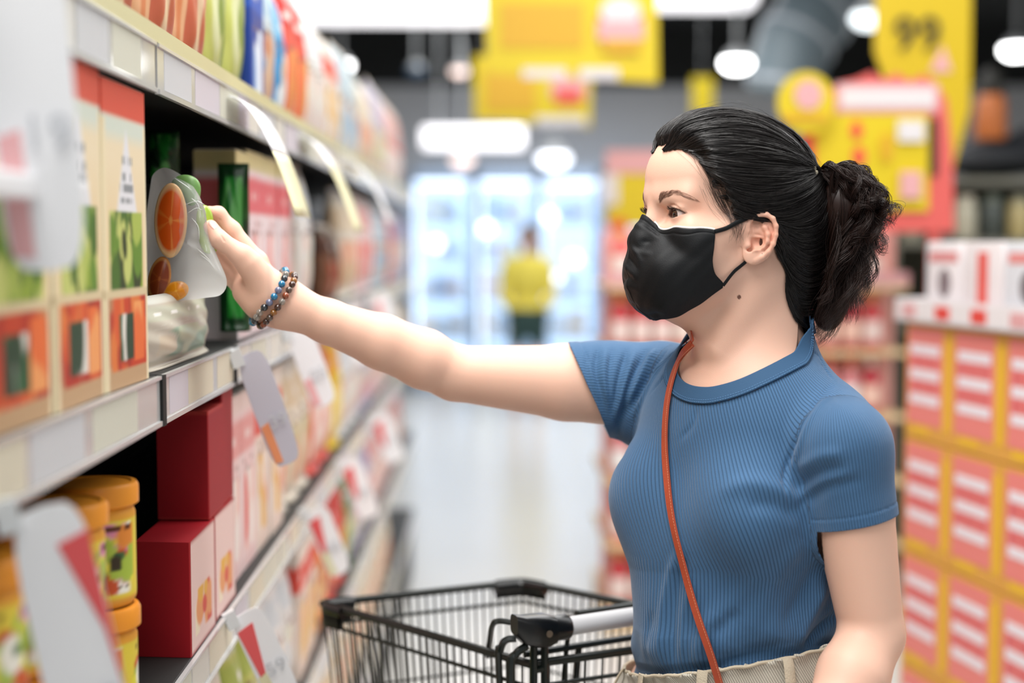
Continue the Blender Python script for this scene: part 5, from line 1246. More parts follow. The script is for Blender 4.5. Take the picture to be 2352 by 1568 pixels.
# ---- fruit pouch in her hand
def build_fruit_pouch():
    root = empty('fruit_bag', 'clear bag of orange halves and green slices held between her thumb and finger', 'fruit bag', tuple(at(455, 640, 1.62)))
    CLR = mat('clear_film', srgb('fafaf8'), rough=.12, spec=.6, alpha=.22, coat=.5); LB = mat('white_film', srgb('ffffff'), rough=.5, spec=.5, coat=.2)
    ol = catmull([(345, 430), (352, 400), (380, 385), (420, 405), (452, 440), (470, 480), (474, 500), (482, 545), (500, 590), (521, 645), (508, 676), (470, 684), (410, 690), (352, 688), (330, 600), (335, 500)], 90)
    cx = np.array([430., 560.]); rings = []
    for k in np.linspace(1, 0, 10): rings.append(cx + (ol - cx) * k)
    Yp = lambda q: 1.648 + (430 - q[:, 0]) * .00032
    def sheet(sg):
        G = []
        for k, R in zip(np.linspace(1, 0, 10), rings):
            th = .022 * (1 - k ** 3) ** .6; w_ = .0016 * np.sin(R[:, 0] * .11 + R[:, 1] * .07) + .0012 * np.sin(R[:, 1] * .19 - R[:, 0] * .05); G.append(at(R[:, 0], R[:, 1], Yp(R) + sg * th + w_ * (1 - k)))
        return np.array(G)
    def close(mb, G):
        n = G.shape[1]; V = G.reshape(-1, 3); mb.add(V, [(i * n + j, i * n + (j + 1) % n, (i + 1) * n + (j + 1) % n, (i + 1) * n + j) for i in range(len(G) - 1) for j in range(n)])
    mb = MB(); close(mb, sheet(1)); mb.build('back_film', LB, root, smooth=True, world=True)
    mb = MB(); close(mb, sheet(-1)); mb.build('clear_film', CLR, root, smooth=True, world=True)
    # orange halves, pith ring and segments
    def slice_(c, rx, ry, Y, rot, cols, nm):
        n, k = 40, 14; th = np.linspace(0, 2 * math.pi, n, endpoint=False); r = np.linspace(0, 1, k); Rr, Th = np.meshgrid(r, th, indexing='ij')
        x = Rr * np.cos(Th) * rx; y = Rr * np.sin(Th) * ry; X = c[0] + x * math.cos(rot) - y * math.sin(rot); Z = c[1] + x * math.sin(rot) + y * math.cos(rot)
        P = at(X, Z, Y - .006 * (1 - Rr ** 2)); col = np.tile(np.array(srgb(cols[0])), Rr.shape + (1,)); seg = np.abs(np.sin(Th * 4.5)); put(col, inside(.16 - seg, .1) * (Rr < .85) * .6, cols[1]); put(col, inside(Rr - .84, .05), cols[2]); put(col, inside(.10 - Rr, .1), cols[1])
        Pb = at(X, Z, Y + .004); V = np.concatenate([P.reshape(-1, 3), Pb[-1]]); cc = np.concatenate([col.reshape(-1, 3), np.tile(np.array(srgb(cols[2])), (n, 1))])
        Q = [(i * n + j, (i + 1) * n + j, (i + 1) * n + (j + 1) % n, i * n + (j + 1) % n) for i in range(k) for j in range(n)]
        link(nm, mesh_np(nm, V, Q, colors=cc), mat('fruit_flesh', (1, 1, 1), rough=.3, attr='Col', sss=.1), root, world=True)
    slice_((392, 506), 38, 86, 1.636, .02, ('e05a12', 'f2a04a', 'eec08a'), 'orange_half')
    slice_((366, 640), 26, 52, 1.640, .2, ('8a3a16', 'b8642c', 'c98a4a'), 'dark_orange_half')
    slice_((404, 668), 30, 22, 1.640, -.3, ('e08a14', 'f2b040', 'e8a040'), 'orange_piece')
    S = SDF(); 
    for (x, y, rx, rz) in ((474, 520, .0085, .022), (482, 556, .0110, .014), (466, 500, .007, .014)): S.ell(at(x, y, 1.648), (rx, .0055, rz), None, .008)
    V, Q = S.polygonise([-.38, 1.62, 1.42], [-.28, 1.68, 1.51], .0015); link('green_slice', mesh_np('green_slice', V, Q), mat('green_fruit', srgb('9ab53c'), rough=.25, sss=.2, noise=.15, nscale=90, coat=.4), root, world=True)
    S = SDF(); S.ell(at(425, 425, 1.650), (.016, .005, .012), None, .005); S.ell(at(440, 445, 1.650), (.010, .005, .014), None, .008)
    V, Q = S.polygonise([-.40, 1.62, 1.46], [-.31, 1.68, 1.56], .0016); link('green_leaf', mesh_np('green_leaf', V, Q), mat('green_leaf', srgb('6f9a54'), rough=.35), root, world=True)
    # thin white tubes modelled in place of glints on the film creases
    mb = MB()
    for a in (((425, 470), (452, 462), (470, 470)), ((430, 490), (450, 478), (464, 482)), ((440, 500), (455, 520), (458, 550)), ((400, 408), (425, 425), (440, 436)), ((452, 570), (476, 592), (492, 612)), ((440, 455), (455, 470), (462, 500)), ((460, 585), (480, 600), (495, 620))):
        q = catmull(a, 8); mb.tube(at(q[:, 0], q[:, 1], 1.628 - (q[:, 0] - 430) * .0001), np.array([.0001, .0003, .0004, .0004, .0004, .0003, .0002, .0001]), 5)
    mb.build('crease_glint', mat('film_glint', srgb('f4f6f4'), rough=.15, spec=.8), root, smooth=True, world=True)
build_fruit_pouch()
# packets lying at the shelf edge under the fruit bag, and leafy packs in the dark gap
def soft_pack(name, px0, py0, px1, py1, Y, d, art, label, cat='packet', lean=0.0, seed=0):
    a = at(px0, py1, Y); b = at(px1, py0, Y); w_ = b[0] - a[0]; h = b[2] - a[2]
    root = empty(name, label, cat, ((a[0] + b[0]) / 2, Y, a[2]), -math.pi / 2 + lean); me = pack_mesh('pouch', w_, d, h, art, seed); o = bpy.data.objects.new('packet_body', me); C.objects.link(o); o.parent = root; return root
ARTS['palegreen'] = generic('c6bfb0', 'c4c4b0', ['c3cdb0', '8aa690', 'd2cbbc', 'cdbfa8'], dark='cdc8ba', top='dfe0d6'); ARTS['leafy'] = generic('123c1c', '1c5a26', ['1f7a2c', '2f9a3a', '0d2c14', '5fae5a'], bl=(.1, .9), n=20)
place_pack('pouch', .40, .050, .078, 'palegreen', (XF - .030, 1.645, TOPS[1] + .0005), 0, 'pale green packet lying low on the shelf under the held fruit bag', 'packet', name='rice_packet', seed=1, parts=False)
soft_pack('salad_packet', 340, 300, 412, 420, 1.95, .05, 'leafy', 'dark green leafy packet deep in the shelf behind the vegetable crisp bags')
soft_pack('salad_packet', 505, 375, 572, 760, 1.95, .04, 'leafy', 'dark green leafy packet beside the striped boxes at the gap edge', seed=2)
# ------------------------------------------------------------------ price flags on the rails
PAPER = mat('flag_white', srgb('f1f2f5'), rough=.45); PRED = mat('flag_red', srgb('e2585a'), rough=.45); PPINK = mat('flag_pink', srgb('edb4b6'), rough=.45); PYEL = mat('flag_yellow', srgb('e2deb6'), rough=.45); INK = mat('flag_grey_ink', srgb('cdd0d5'), rough=.5); PGREY = mat('flag_grey', srgb('c9c8d4'), rough=.45); PORG = mat('flag_orange', srgb('ef9a6a'), rough=.45)
def curl_flag(y, z, wy, reach, drop, label, mats, n=18):
    """sheet clipped into the rail, arching out over the aisle and drooping"""
    root = empty('shelf_flag', label, 'price flag', (XF + .006, y, z)); t = np.linspace(0, 1, n); x = reach * t ** .8; zz = .008 * np.sin(t * 2.2) - drop * t ** 1.35
    for (f0, f1, m, nm) in mats:
        j = slice(int(f0 * (n - 1)), int(f1 * (n - 1)) + 1); G = np.stack([np.stack([x[j], np.full_like(x[j], s * wy / 2), zz[j] + .0], 1) for s in (-1, 1)], 0)
        mb = MB(); mb.grid(G); o = mb.build(nm, m, root, smooth=True); md = o.modifiers.new('t', 'SOLIDIFY'); md.thickness = .0012
    return root
curl_flag(1.93, 1.640, .150, .084, .160, 'drooping white strip flag above her fingers, on the top price rail', [(0, .62, PAPER, 'flag_sheet'), (.6, 1, PYEL, 'flag_tip')])
curl_flag(2.60, 1.640, .160, .098, .175, 'drooping white and yellow strip flag on the top price rail, second from the camera', [(0, .5, PAPER, 'flag_sheet'), (.45, 1, PYEL, 'flag_tip')])
curl_flag(3.40, 1.640, .150, .100, .150, 'drooping white strip flag on the top price rail, third from the camera', [(0, 1, PAPER, 'flag_sheet')])
def card_flag(y, z, w_, h, yaw, label, top=PRED, body=PAPER, side=None, round_=0.0, tilt=.35, digits='1', slant=0.0):
    """stiff price card hanging from the rail and sticking out into the aisle"""
    root = empty('price_card', label, 'price flag', (XF + .008, y, z)); root.rotation_euler = (tilt, slant, yaw)
    n = 24; V = []
    def shape(k, x0=0.0): 
        P = []
        for i in range(n):
            a = 2 * math.pi * i / n; cx, cz = math.cos(a), math.sin(a); e = .45
            P.append((w_ / 2 + k * w_ / 2 * math.copysign(abs(cx) ** e, cx), -h / 2 + k * h / 2 * math.copysign(abs(cz) ** e, cz)))
        return P
    def plate(P, y0, y1, m, nm, par):
        mb = MB(); k = len(P); V = [(p[0], y0, p[1]) for p in P] + [(p[0], y1, p[1]) for p in P]
        mb.add(V, [list(range(k)), list(range(2 * k - 1, k - 1, -1))] + [(i, k + i, k + (i + 1) % k, (i + 1) % k) for i in range(k)]); return mb.build(nm, m, par)
    b = plate(shape(1), 0, .0015, body, 'card', root)
    if top is not None:
        if round_: plate([(w_ * .55, -h * .12), (w_ * .97, -h * .10), (w_ * .99, -h * .62), (w_ * .90, -h * .40)], -.0012, -.0002, top, 'coloured_band', b)
        else: plate([(w_ * .05, -h * .14), (w_ * .55, -h * .12), (w_ * .30, -h * .60), (w_ * .12, -h * .62)], -.0012, -.0002, top, 'coloured_band', b)
    if side is not None: plate([(w_ * .04, -h * .62), (w_ * .32, -h * .60), (w_ * .36, -h * .96), (w_ * .10, -h * .95)], -.0010, -.0002, side, 'side_stripe', b)
    t = bpy.data.curves.new('digits', 'FONT'); t.body = digits; t.size = w_ * .62; t.extrude = .0004; t.align_x = 'CENTER'; to = bpy.data.objects.new('tmp', t); C.objects.link(to)
    dg = bpy.context.evaluated_depsgraph_get(); me = bpy.data.meshes.new_from_object(to.evaluated_get(dg)); bpy.data.objects.remove(to); o = bpy.data.objects.new('printed_digits', me); C.objects.link(o); me.materials.clear(); me.materials.append(INK); o.parent = b; o.location = (w_ * .62, -.003, -h * .66); o.rotation_euler = (math.pi / 2, 0, 0)
    mb = MB(); mb.box(-.006, .010, -.004, .004, -.012, .012); mb.build('clip', mat('clear_clip', srgb('dfe2e4'), rough=.2), root)
    return root
card_flag(.975, 1.262, .055, .250, .50, 'large white price card at the lower left corner, red at its upper side', PRED, PAPER, PPINK, 2, .05, '18', -.20)
card_flag(.940, 1.668, .056, .240, .50, 'large white price card at the upper left corner with a pink lower edge', None, PAPER, PPINK, 0, .05, '19', -.08)
card_flag(1.80, .968, .046, .150, .45, 'white price card with a red top on the lower price rail, nearest the jars', PRED, PAPER, PYEL, 0, .10, '59', -.42)
card_flag(1.86, 1.300, .042, .165, .45, 'pale lilac price card hanging beside the red boxes under the held bag', None, PGREY, PORG, 0, .1, '39', -.36)
card_flag(2.52, .968, .046, .140, .45, 'white price card on the lower price rail, second from the jars', PRED, PAPER, PYEL, 0, .1, '45', -.40)
card_flag(2.32, 1.302, .046, .140, .45, 'white price card on the middle price rail below the wrist', None, PAPER, PPINK, 0, .1, '25', -.38)
card_flag(3.10, .968, .050, .150, .45, 'white price card on the lower price rail, third from the jars', PRED, PAPER, None, 0, .1, '29', -.40)
card_flag(3.05, 1.302, .050, .130, .45, 'white price card on the middle price rail under the forearm', PPINK, PAPER, None, 0, .1, '35', -.40)
card_flag(2.15, .628, .050, .140, .45, 'white price card on the knee-high price rail near the trolley corner', PRED, PAPER, PYEL, 0, .1, '49', -.40)
card_flag(3.9, .968, .060, .150, .45, 'white price card on the lower price rail, farthest from the jars', PRED, PAPER, None, 0, .1, '15', -.40)
card_flag(3.9, 1.302, .060, .150, .45, 'white price card on the middle price rail, far behind the elbow', PPINK, PAPER, None, 0, .1, '55', -.40)
mb = MB(); mb.bbox(XF + .006, XF + .040, .86, 1.085, 1.480, 1.497, .003); o = mb.build('ticket_shelf_clip', PAPER, None, world=False); tag(o, 'white horizontal price holder below the upper left price card', 'price holder')
# ------------------------------------------------------------------ room shell
def struct(name, mb, m, smooth=False): return tag(mb.build(name, m, smooth=smooth), kind='structure')
FL = mat('polished_floor', srgb('dedcd6'), rough=.24, spec=.5, noise=.03, nscale=3)
mb = MB(); mb.box(-3, 9, -1.5, 15.2, -.05, 0); struct('floor', mb, FL)
BLK = mat('black_ceiling', srgb('0c0f0f'), rough=.8); GRY = mat('grey_wall_paint', srgb('b4b5b8'), rough=.7)
mb = MB(); mb.box(-3, 9, 5.0, 15.2, 3.7, 3.75); struct('ceiling', mb, BLK)
mb = MB(); mb.box(-3, 9, 15.0, 15.1, 0, 3.10); struct('wall_far', mb, GRY)
mb = MB(); mb.box(-3, 9, 14.9, 15.15, 3.10, 3.74); struct('trim_1', mb, BLK)
mb = MB(); mb.box(-3.05, -3, -1.5, 15.2, 0, 3.74); struct('wall_left', mb, GRY)
def emit(name, col, s): return mat(name, col, rough=.5, emit=col, emis=s)
# ------------------------------------------------------------------ upright freezers at the end of the aisle
def part(nm, m, par, fn, smooth=False): mb = MB(); fn(mb); return mb.build(nm, m, par, smooth=smooth)
GLASS = mat('freezer_glass', srgb('dfeaf6'), rough=.05, alpha=.18, spec=.6)
FRL = emit('freezer_lamp', 'dfeeff', 3.2); FBK = emit('lit_freezer_back', 'b9d8f4', 1.5); FRM = mat('freezer_frame', srgb('a3b8d2'), rough=.4); FSH = mat('freezer_shelf', srgb('c9d6e4'), rough=.4)
PAST = ['cfe0ee', 'e6e2ee', 'b9d3ea', 'dfe8e0', 'e8d6d8', '9fc0e2', 'e6ecf2', 'c9d8c4', '8fb0d8', 'ecdcc8']
def freezer(x0, x1, lab, shift=0, top=2.18):
    Y = 14.0; g = empty('upright_freezer', lab, 'freezer', ((x0 + x1) / 2, Y, 0)); w_ = (x1 - x0) / 2
    part('cabinet', FRM, g, lambda m: (m.box(-w_, -w_ + .04, 0, .8, 0, top), m.box(w_ - .04, w_, 0, .8, 0, top), m.box(-w_, w_, 0, .8, top - .10, top), m.box(-w_, w_, 0, .8, 0, .12)))
    part('lit_back', FBK, g, lambda m: m.box(-w_ + .04, w_ - .04, .74, .79, .12, top - .10))
    part('lamp', FRL, g, lambda m: m.box(-w_ + .05, w_ - .05, .06, .10, top - .16, top - .11))
    part('lamp', FRL, g, lambda m: m.box(-w_ + .045, -w_ + .07, .04, .07, .2, top - .2))
    for k in range(5):
        z = .12 + k * .38; s = part('shelf', FSH, g, lambda m: m.box(-w_ + .04, w_ - .04, .12, .70, z, z + .02))
    dr = part('door', FRM, g, lambda m: (m.box(-w_ + .02, -w_ + .05, -.04, .0, .12, top - .08), m.box(w_ - .05, w_ - .02, -.04, .0, .12, top - .08), m.box(-w_ + .02, w_ - .02, -.04, .0, top - .12, top - .08), m.box(-w_ + .02, w_ - .02, -.04, .0, .12, .17)))
    part('glass_pane', GLASS, dr, lambda m: m.box(-w_ + .05, w_ - .05, -.03, -.022, .17, top - .12)); part('handle', FSH, dr, lambda m: m.box(w_ - .10, w_ - .08, -.08, -.05, .9, 1.4))
    for k in range(5):
        x = x0 + .07; z = .141 + k * .38; j = 0
        while x < x1 - .21:
            ww = float(RNG.uniform(.09, .16)); hh = float(RNG.uniform(.20, .30)); c = PAST[int(RNG.integers(len(PAST)))]; pc = ['bag', 'box'][int(RNG.integers(2))]
            mb = MB(); mb.bbox(-ww / 2, ww / 2, -.10, .10, 0, hh, .012); o = mb.build('frozen_food_packet', mat('frozen_' + c, srgb(c), rough=.5), smooth=True); o.location = (x + ww / 2, Y + .30, z)
            tag(o, f'pale frozen packet, {ORD[j]} from left on {ORD[k]} shelf from the floor in the {lab.split(" ")[0]} freezer', 'packet', 'packets in the freezers'); x += ww + .012; j += 1
freezer(-.80, -.18, 'leftmost lit freezer of the row at the end of the aisle'); freezer(-.17, .45, 'middle lit freezer of the row behind the distant shopper'); freezer(.46, 1.08, 'rightmost lit freezer of the row at the end of the aisle')
for fx, fz in ((.566, 1.72), (.81, 1.30), (.62, 1.12), (-.05, 1.60), (-.55, 1.45)):  # glowing balls added for blurred bright spots inside the freezers
    f_ = [o for o in C.objects if o.name.startswith('upright_freezer') and abs(o.location.x - fx) < .31][0]; part('glow_spot', emit('freezer_glow_spot', 'eef4ff', 5.0), f_, lambda m: m.lathe([(0, -.05), (.04, -.035), (.055, 0), (.04, .035), (0, .05)], (fx - f_.location.x, .09, fz), 20), True)
freezer(1.09, 1.71, 'far-right lit freezer behind the mask, beside the price board')
# ------------------------------------------------------------------ ceiling fixtures
LAMPM = emit('downlight_glow', 'ffffff', 9.0); LAMPW = emit('warm_downlight_glow', 'ffe4da', 1.6); HOUS = mat('lamp_housing', srgb('9da0a2'), rough=.5); DIM = emit('bluish_dim_lamp', '2c4a66', .25)
def downlight(px, py, Y, r, lab, m=LAMPM):
    p = at(px, py, Y); g = empty('pendant_lamp', lab, 'lamp', tuple(p)); h = 3.70 - p[2]
    part('diffuser', m, g, lambda mb: mb.lathe([(0, -r * .5), (r * .6, -r * .42), (r, -r * .1), (r, r * .25), (0, r * .3)], n=24), True)
    part('housing', HOUS, g, lambda mb: mb.lathe([(r * .9, r * .25), (r * .7, r * .8), (.03, r * 1.0), (0, r * 1.0)], n=24), True)
    part('stem', HOUS, g, lambda mb: mb.tube([(0, 0, r), (0, 0, h)], .012, 8))
downlight(782, 152, 9.5, .070, 'bright pendant lamp just above the top shelf packets'); downlight(1055, 165, 10.5, .060, 'dim warm pendant lamp left of the yellow signs', LAMPW)
downlight(955, 163, 11.5, .07, 'very dim bluish pendant lamp in the dark ceiling', DIM)
downlight(1692, 147, 8.5, .085, 'bright pendant lamp above her head'); downlight(2335, 117, 8.5, .085, 'bright pendant lamp at the right edge'); downlight(2000, 45, 7.6, .10, 'bright pendant lamp partly behind the tall yellow banner', emit('soft_downlight', 'e9f2f6', 2.0))
downlight(1062, 370, 13.2, .10, 'warm low lamp under the white fixture, over the freezers', LAMPW); downlight(1272, 366, 13.2, .14, 'white low lamp over the middle freezer', emit('low_lamp_glow', 'f2f6ff', 3.0))
WFX = emit('white_fixture_glow', 'f6f4f8', 1.25)
def fixture(px0, py0, px1, py1, Y, d, lab):
    a = at(px0, py1, Y); b = at(px1, py0, Y); g = empty('light_trough', lab, 'ceiling light', ((a[0] + b[0]) / 2, Y, a[2])); w_ = (b[0] - a[0]) / 2; h = b[2] - a[2]
    part('diffuser', WFX, g, lambda m: m.bbox(-w_, w_, 0, d, 0, h, .03), True); part('bracket', HOUS, g, lambda m: (m.box(-w_ * .7, -w_ * .66, d * .4, d * .6, h, 3.7 - a[2]), m.box(w_ * .66, w_ * .7, d * .4, d * .6, h, 3.7 - a[2])))
fixture(560, -120, 1128, 28, 7.0, .45, 'wide glowing white ceiling light at the top left'); fixture(968, 290, 1205, 338, 11.8, .3, 'long white light above the freezers'); fixture(1495, -60, 1745, 4, 9.0, .4, 'white ceiling light at the top edge, right of the yellow sign')
# round duct
def duct():
    pts = np.array([at(2060, -190, 9.4), at(1960, -60, 9.2), at(1880, 25, 9.0), at(1822, 110, 8.9), at(1800, 215, 8.9)]); c = pts[2]
    g = empty('air_duct', 'big round grey air duct bending down under the black ceiling left of the tall banner', 'duct', tuple(c)); DM = mat('grey_duct_steel', srgb('6f7e86'), rough=.45); RM = mat('duct_ring', srgb('b4bcc4'), rough=.4)
    q = catmull(pts, 40) - c; part('duct_body', DM, g, lambda m: m.tube(q, .235, 32), True)
    for i in (6, 14, 20, 27, 36): part('ring', RM, g, lambda m: m.tube(q[i:i + 2], .252, 32), True)
    part('hanger', RM, g, lambda m: m.box(q[20][0] - .02, q[20][0] + .02, -.02, .02, .2, 3.7 - c[2]))
duct()
# ------------------------------------------------------------------ hanging yellow signs
YEL = mat('sign_yellow', srgb('d6be0e'), rough=.5); YE2 = mat('sign_orange_yellow', srgb('d3a31c'), rough=.5); SRED = mat('sign_red', srgb('e0453a'), rough=.5); SPINK = mat('sign_pink', srgb('dba4a6'), rough=.5); SWH = mat('sign_white', srgb('d9d5d6'), rough=.5); SBK = mat('sign_black', srgb('15140c'), rough=.6); SCOR = mat('sign_coral', srgb('d9605a'), rough=.5)
def outline_board(m, P, y0, y1):
    k = len(P); V = [(p[0], y0, p[1]) for p in P] + [(p[0], y1, p[1]) for p in P]; m.add(V, [list(range(k)), list(range(2 * k - 1, k - 1, -1))] + [(i, k + i, k + (i + 1) % k, (i + 1) % k) for i in range(k)])
class Board:
    """flat sign facing the camera side; coordinates given as photo positions at its own distance"""
    def __init__(s, name, lab, cat, Y, px, py, mat_, outline, rz=0.0, th=.012):
        s.Y = Y; s.o = at(px, py, Y); s.root = empty(name, lab, cat, tuple(s.o), rz); s.k = 0
        s.board = s.add('board', mat_, outline, 0, th)
    def loc(s, P): q = np.array([at(a, b, s.Y) for a, b in P]) - s.o; return [(v[0], v[2]) for v in q]
    def add(s, nm, m, outline, y0=None, y1=None, par=None):
        if y0 is None: s.k += 1; y0 = -.003 * s.k - .002; y1 = y0 + .003 * (s.k) + .001
        mb = MB(); outline_board(mb, s.loc(outline), y0, y1); return mb.build(nm, m, par or s.root)
    def wires(s, pts):
        for p in pts: q = s.loc([p])[0]; part('hanging_wire', HOUS, s.root, lambda m: m.tube([(q[0], .004, q[1]), (q[0], .004, 3.70 - s.o[2])], .003, 6))
R = lambda a, b, c, d: [(a, d), (c, d), (c, b), (a, b)]
def oval(cx, cy, rx, ry, n=28, spike=0): return [(cx + rx * (1 + (spike if i % 2 else 0)) * math.cos(2 * math.pi * i / n), cy + ry * (1 + (spike if i % 2 else 0)) * math.sin(2 * math.pi * i / n)) for i in range(n)]
B1 = Board('hanging_sign', 'larger yellow hanging price sign with a red badge, top centre', 'sign', 5.6, 1310, 190, YEL, [(1120, 168), (1512, 190), (1508, -60), (1112, -60)])
B1.add('orange_panel', YE2, R(1150, 8, 1340, 110)); B1.add('badge', SRED, oval(1425, 62, 55, 62)); B1.add('badge_top', SWH, oval(1425, 28, 46, 34)); B1.add('badge_band', SPINK, R(1372, 48, 1478, 92)); B1.add('badge_base', YE2, R(1385, 92, 1468, 120)); B1.add('strip', SWH, R(1200, 158, 1300, 180)); B1.add('strip', SWH, R(1330, 158, 1420, 184)); B1.wires([(1160, -60), (1470, -60)])
B2 = Board('hanging_sign', 'smaller yellow hanging price sign below and behind the larger one', 'sign', 7.6, 1222, 288, YEL, [(1090, 275), (1356, 292), (1360, 128), (1088, 128)])
B2.add('orange_panel', YE2, R(1115, 150, 1230, 255)); B2.add('badge', SPINK, oval(1305, 205, 42, 36)); B2.add('badge_centre', SRED, R(1275, 205, 1335, 236)); B2.add('strip', SWH, R(1230, 268, 1345, 288)); B2.wires([(1110, 128), (1340, 128)])
B3 = Board('tall_banner', 'tall yellow banner with black 99 lettering, top right', 'banner', 4.9, 2120, 400, mat('banner_yellow', srgb('cbae04'), rough=.5), [(2180, 420), (2228, 250), (2232, -80), (2012, -80), (2010, 120), (2060, 260), (2120, 330)])
t = bpy.data.curves.new('n', 'FONT'); t.body = '99'; t.size = .17; t.extrude = .002; t.align_x = 'CENTER'; to = bpy.data.objects.new('tmp', t); C.objects.link(to); me = bpy.data.meshes.new_from_object(to.evaluated_get(bpy.context.evaluated_depsgraph_get())); bpy.data.objects.remove(to); me.materials.clear(); me.materials.append(SBK)
o = bpy.data.objects.new('number_99', me); C.objects.link(o); o.parent = B3.root; q = B3.loc([(2105, 118)])[0]; o.location = (q[0], -.008, q[1]); o.rotation_euler = (math.pi / 2, 0, 0)
B3.add('pink_triangle', SPINK, [(2135, 165), (2185, 165), (2165, 105)]); B3.wires([(2030, -80), (2215, -80)])
B4 = Board('hanging_sign', 'little yellow sign against the grey wall above her forehead', 'sign', 10.5, 1612, 270, YEL, R(1590, 178, 1638, 262)); B4.wires([(1612, 178)])
# ------------------------------------------------------------------ promo display boards
def promo():
    D = Board('promo_display', 'coral framed price display with a white header and yellow panel, right of her head', 'display sign', 4.4, 2045, 530, SCOR, [(1905, 532), (2192, 532), (2188, 350), (2175, 230), (2150, 190), (2120, 172), (2090, 186), (2060, 168), (2030, 182), (2000, 166), (1965, 182), (1930, 190), (1900, 210)])
    D.add('header', SPINK, R(1920, 192, 2155, 258)); D.add('header_text', SWH, R(1932, 204, 2145, 246)); D.add('yellow_panel', YEL, R(1868, 262, 2130, 484)); D.add('dark_edge', SBK, R(2134, 272, 2150, 402))
    D.add('red_mark', SRED, oval(1965, 300, 13, 20)); D.add('red_mark', SRED, oval(1970, 360, 14, 22)); D.add('orange_mark', YE2, oval(2033, 340, 14, 34)); D.add('white_tag', SWH, R(2058, 278, 2118, 326)); D.add('pink_tag', SPINK, R(2064, 395, 2110, 456)); D.add('red_slot', SRED, R(1842, 288, 1866, 400))
    e = empty('round_badge_sign', 'round yellow badge with a pink centre beside the coral display', 'sign', tuple(at(1852, 240, 4.30))); D2 = Board.__new__(Board); D2.Y = 4.30; D2.o = at(1852, 240, 4.30); D2.root = e; D2.k = 0
    D2.add('badge_disc', YEL, oval(1852, 236, 66, 72), 0, .012); D2.add('badge_centre', SPINK, oval(1856, 218, 32, 34)); D2.add('badge_band', YE2, R(1800, 262, 1900, 280)); part('clip_arm', HOUS, e, lambda m: m.tube([(.02, .013, 0), (.055, .085, -.05)], .005, 8))
    E = Board('price_board', 'yellow price board with a pink top left of her forehead', 'sign', 6.4, 1440, 520, YEL, R(1392, 352, 1512, 520)); E.add('pink_header', SPINK, R(1392, 345, 1530, 398)); E.add('red_foot', SRED, R(1400, 505, 1440, 540)); E.add('white_tag', SWH, R(1382, 400, 1420, 470))
    part('post', HOUS, E.root, lambda m: m.tube([(0, .03, .05), (0, .03, -float(E.o[2]))], .012, 8)); part('post', SCOR, D.root, lambda m: m.box(.13, .16, .014, .04, -float(D.o[2]), .3))
promo()
# ------------------------------------------------------------------ bottle island behind her
CARD = mat('tan_shelf_card', srgb('d9bd94'), rough=.6)
def bottle_proto(body, cap, label_):
    r = empty('sauce_bottle'); M1 = mat('bottle_' + body, srgb(body), rough=.25, spec=.6); M2 = mat('cap_' + cap, srgb(cap), rough=.4); M3 = mat('label_' + label_, srgb(label_), rough=.5)
    part('bottle', M1, r, lambda m: m.lathe([(0, 0), (.030, 0), (.033, .006), (.033, .125), (.026, .150), (.013, .168), (.013, .180), (0, .180)], n=18), True); part('cap', M2, r, lambda m: m.lathe([(.0155, .178), (.0155, .205), (0, .206)], n=14), True)
    part('label', M3, r, lambda m: m.lathe([(.0335, .03), (.0338, .032), (.0338, .105), (.0335, .107)], n=18), True); return r
def island_bottles():
    Yf = 5.2; x0, x1 = .42, 1.53; g = empty('display_island', 'tan shelved island of sauce bottles behind her shoulders', 'shelf', ((x0 + x1) / 2, Yf + .3, 0)); w_ = (x1 - x0) / 2; zs = [.10, .34, .58, .82, 1.06, 1.30]
    for z in zs: part('shelf_board', CARD, g, lambda m: m.bbox(-w_, w_, -.30, .35, z - .022, z, .004))
    part('back_board', mat('pink_back_card', srgb('e6a49c'), rough=.7), g, lambda m: m.box(-w_, w_, -.10, -.09, .10, 1.50)); part('base', CARD, g, lambda m: m.box(-w_, w_, -.28, .33, 0, .08))
    part('header', SPINK, g, lambda m: m.box(-w_, w_, -.30, -.29, 1.30, 1.345))
    kinds = [('c8323a', 'e8902c', 'f0dcd6'), ('e0665e', 'e8b03a', 'f4e4da'), ('d9878a', 'e0641f', 'f2f0ee'), ('b82a3c', 'd9d2c8', 'f0c9b8')]; protos = [bottle_proto(*k) for k in kinds]; used = [False] * 4
    nm = ['red bottle with orange cap', 'coral bottle with yellow cap', 'pink bottle with dark orange cap', 'deep red bottle with white cap']
    for ri, z in enumerate(zs):
        n = int((x1 - x0 - .04) / .078)
        for i in range(n):
            k = (i // 3 + ri) % 4; loc = (x0 + .055 + i * .078, Yf + .06, z + .0005); lab = f'{nm[k]}, {ORD[i]} from left on {["lowest", "second lowest", "third lowest", "third highest", "second highest", "highest"][ri]} tier behind her'; grp = f'{nm[k]}s, tier {ri}'
            if not used[k]: used[k] = True; protos[k].location = loc; tag(protos[k], lab, 'bottle', grp)
            else: dup(protos[k], loc, 0, lab, grp, 'bottle')
island_bottles()
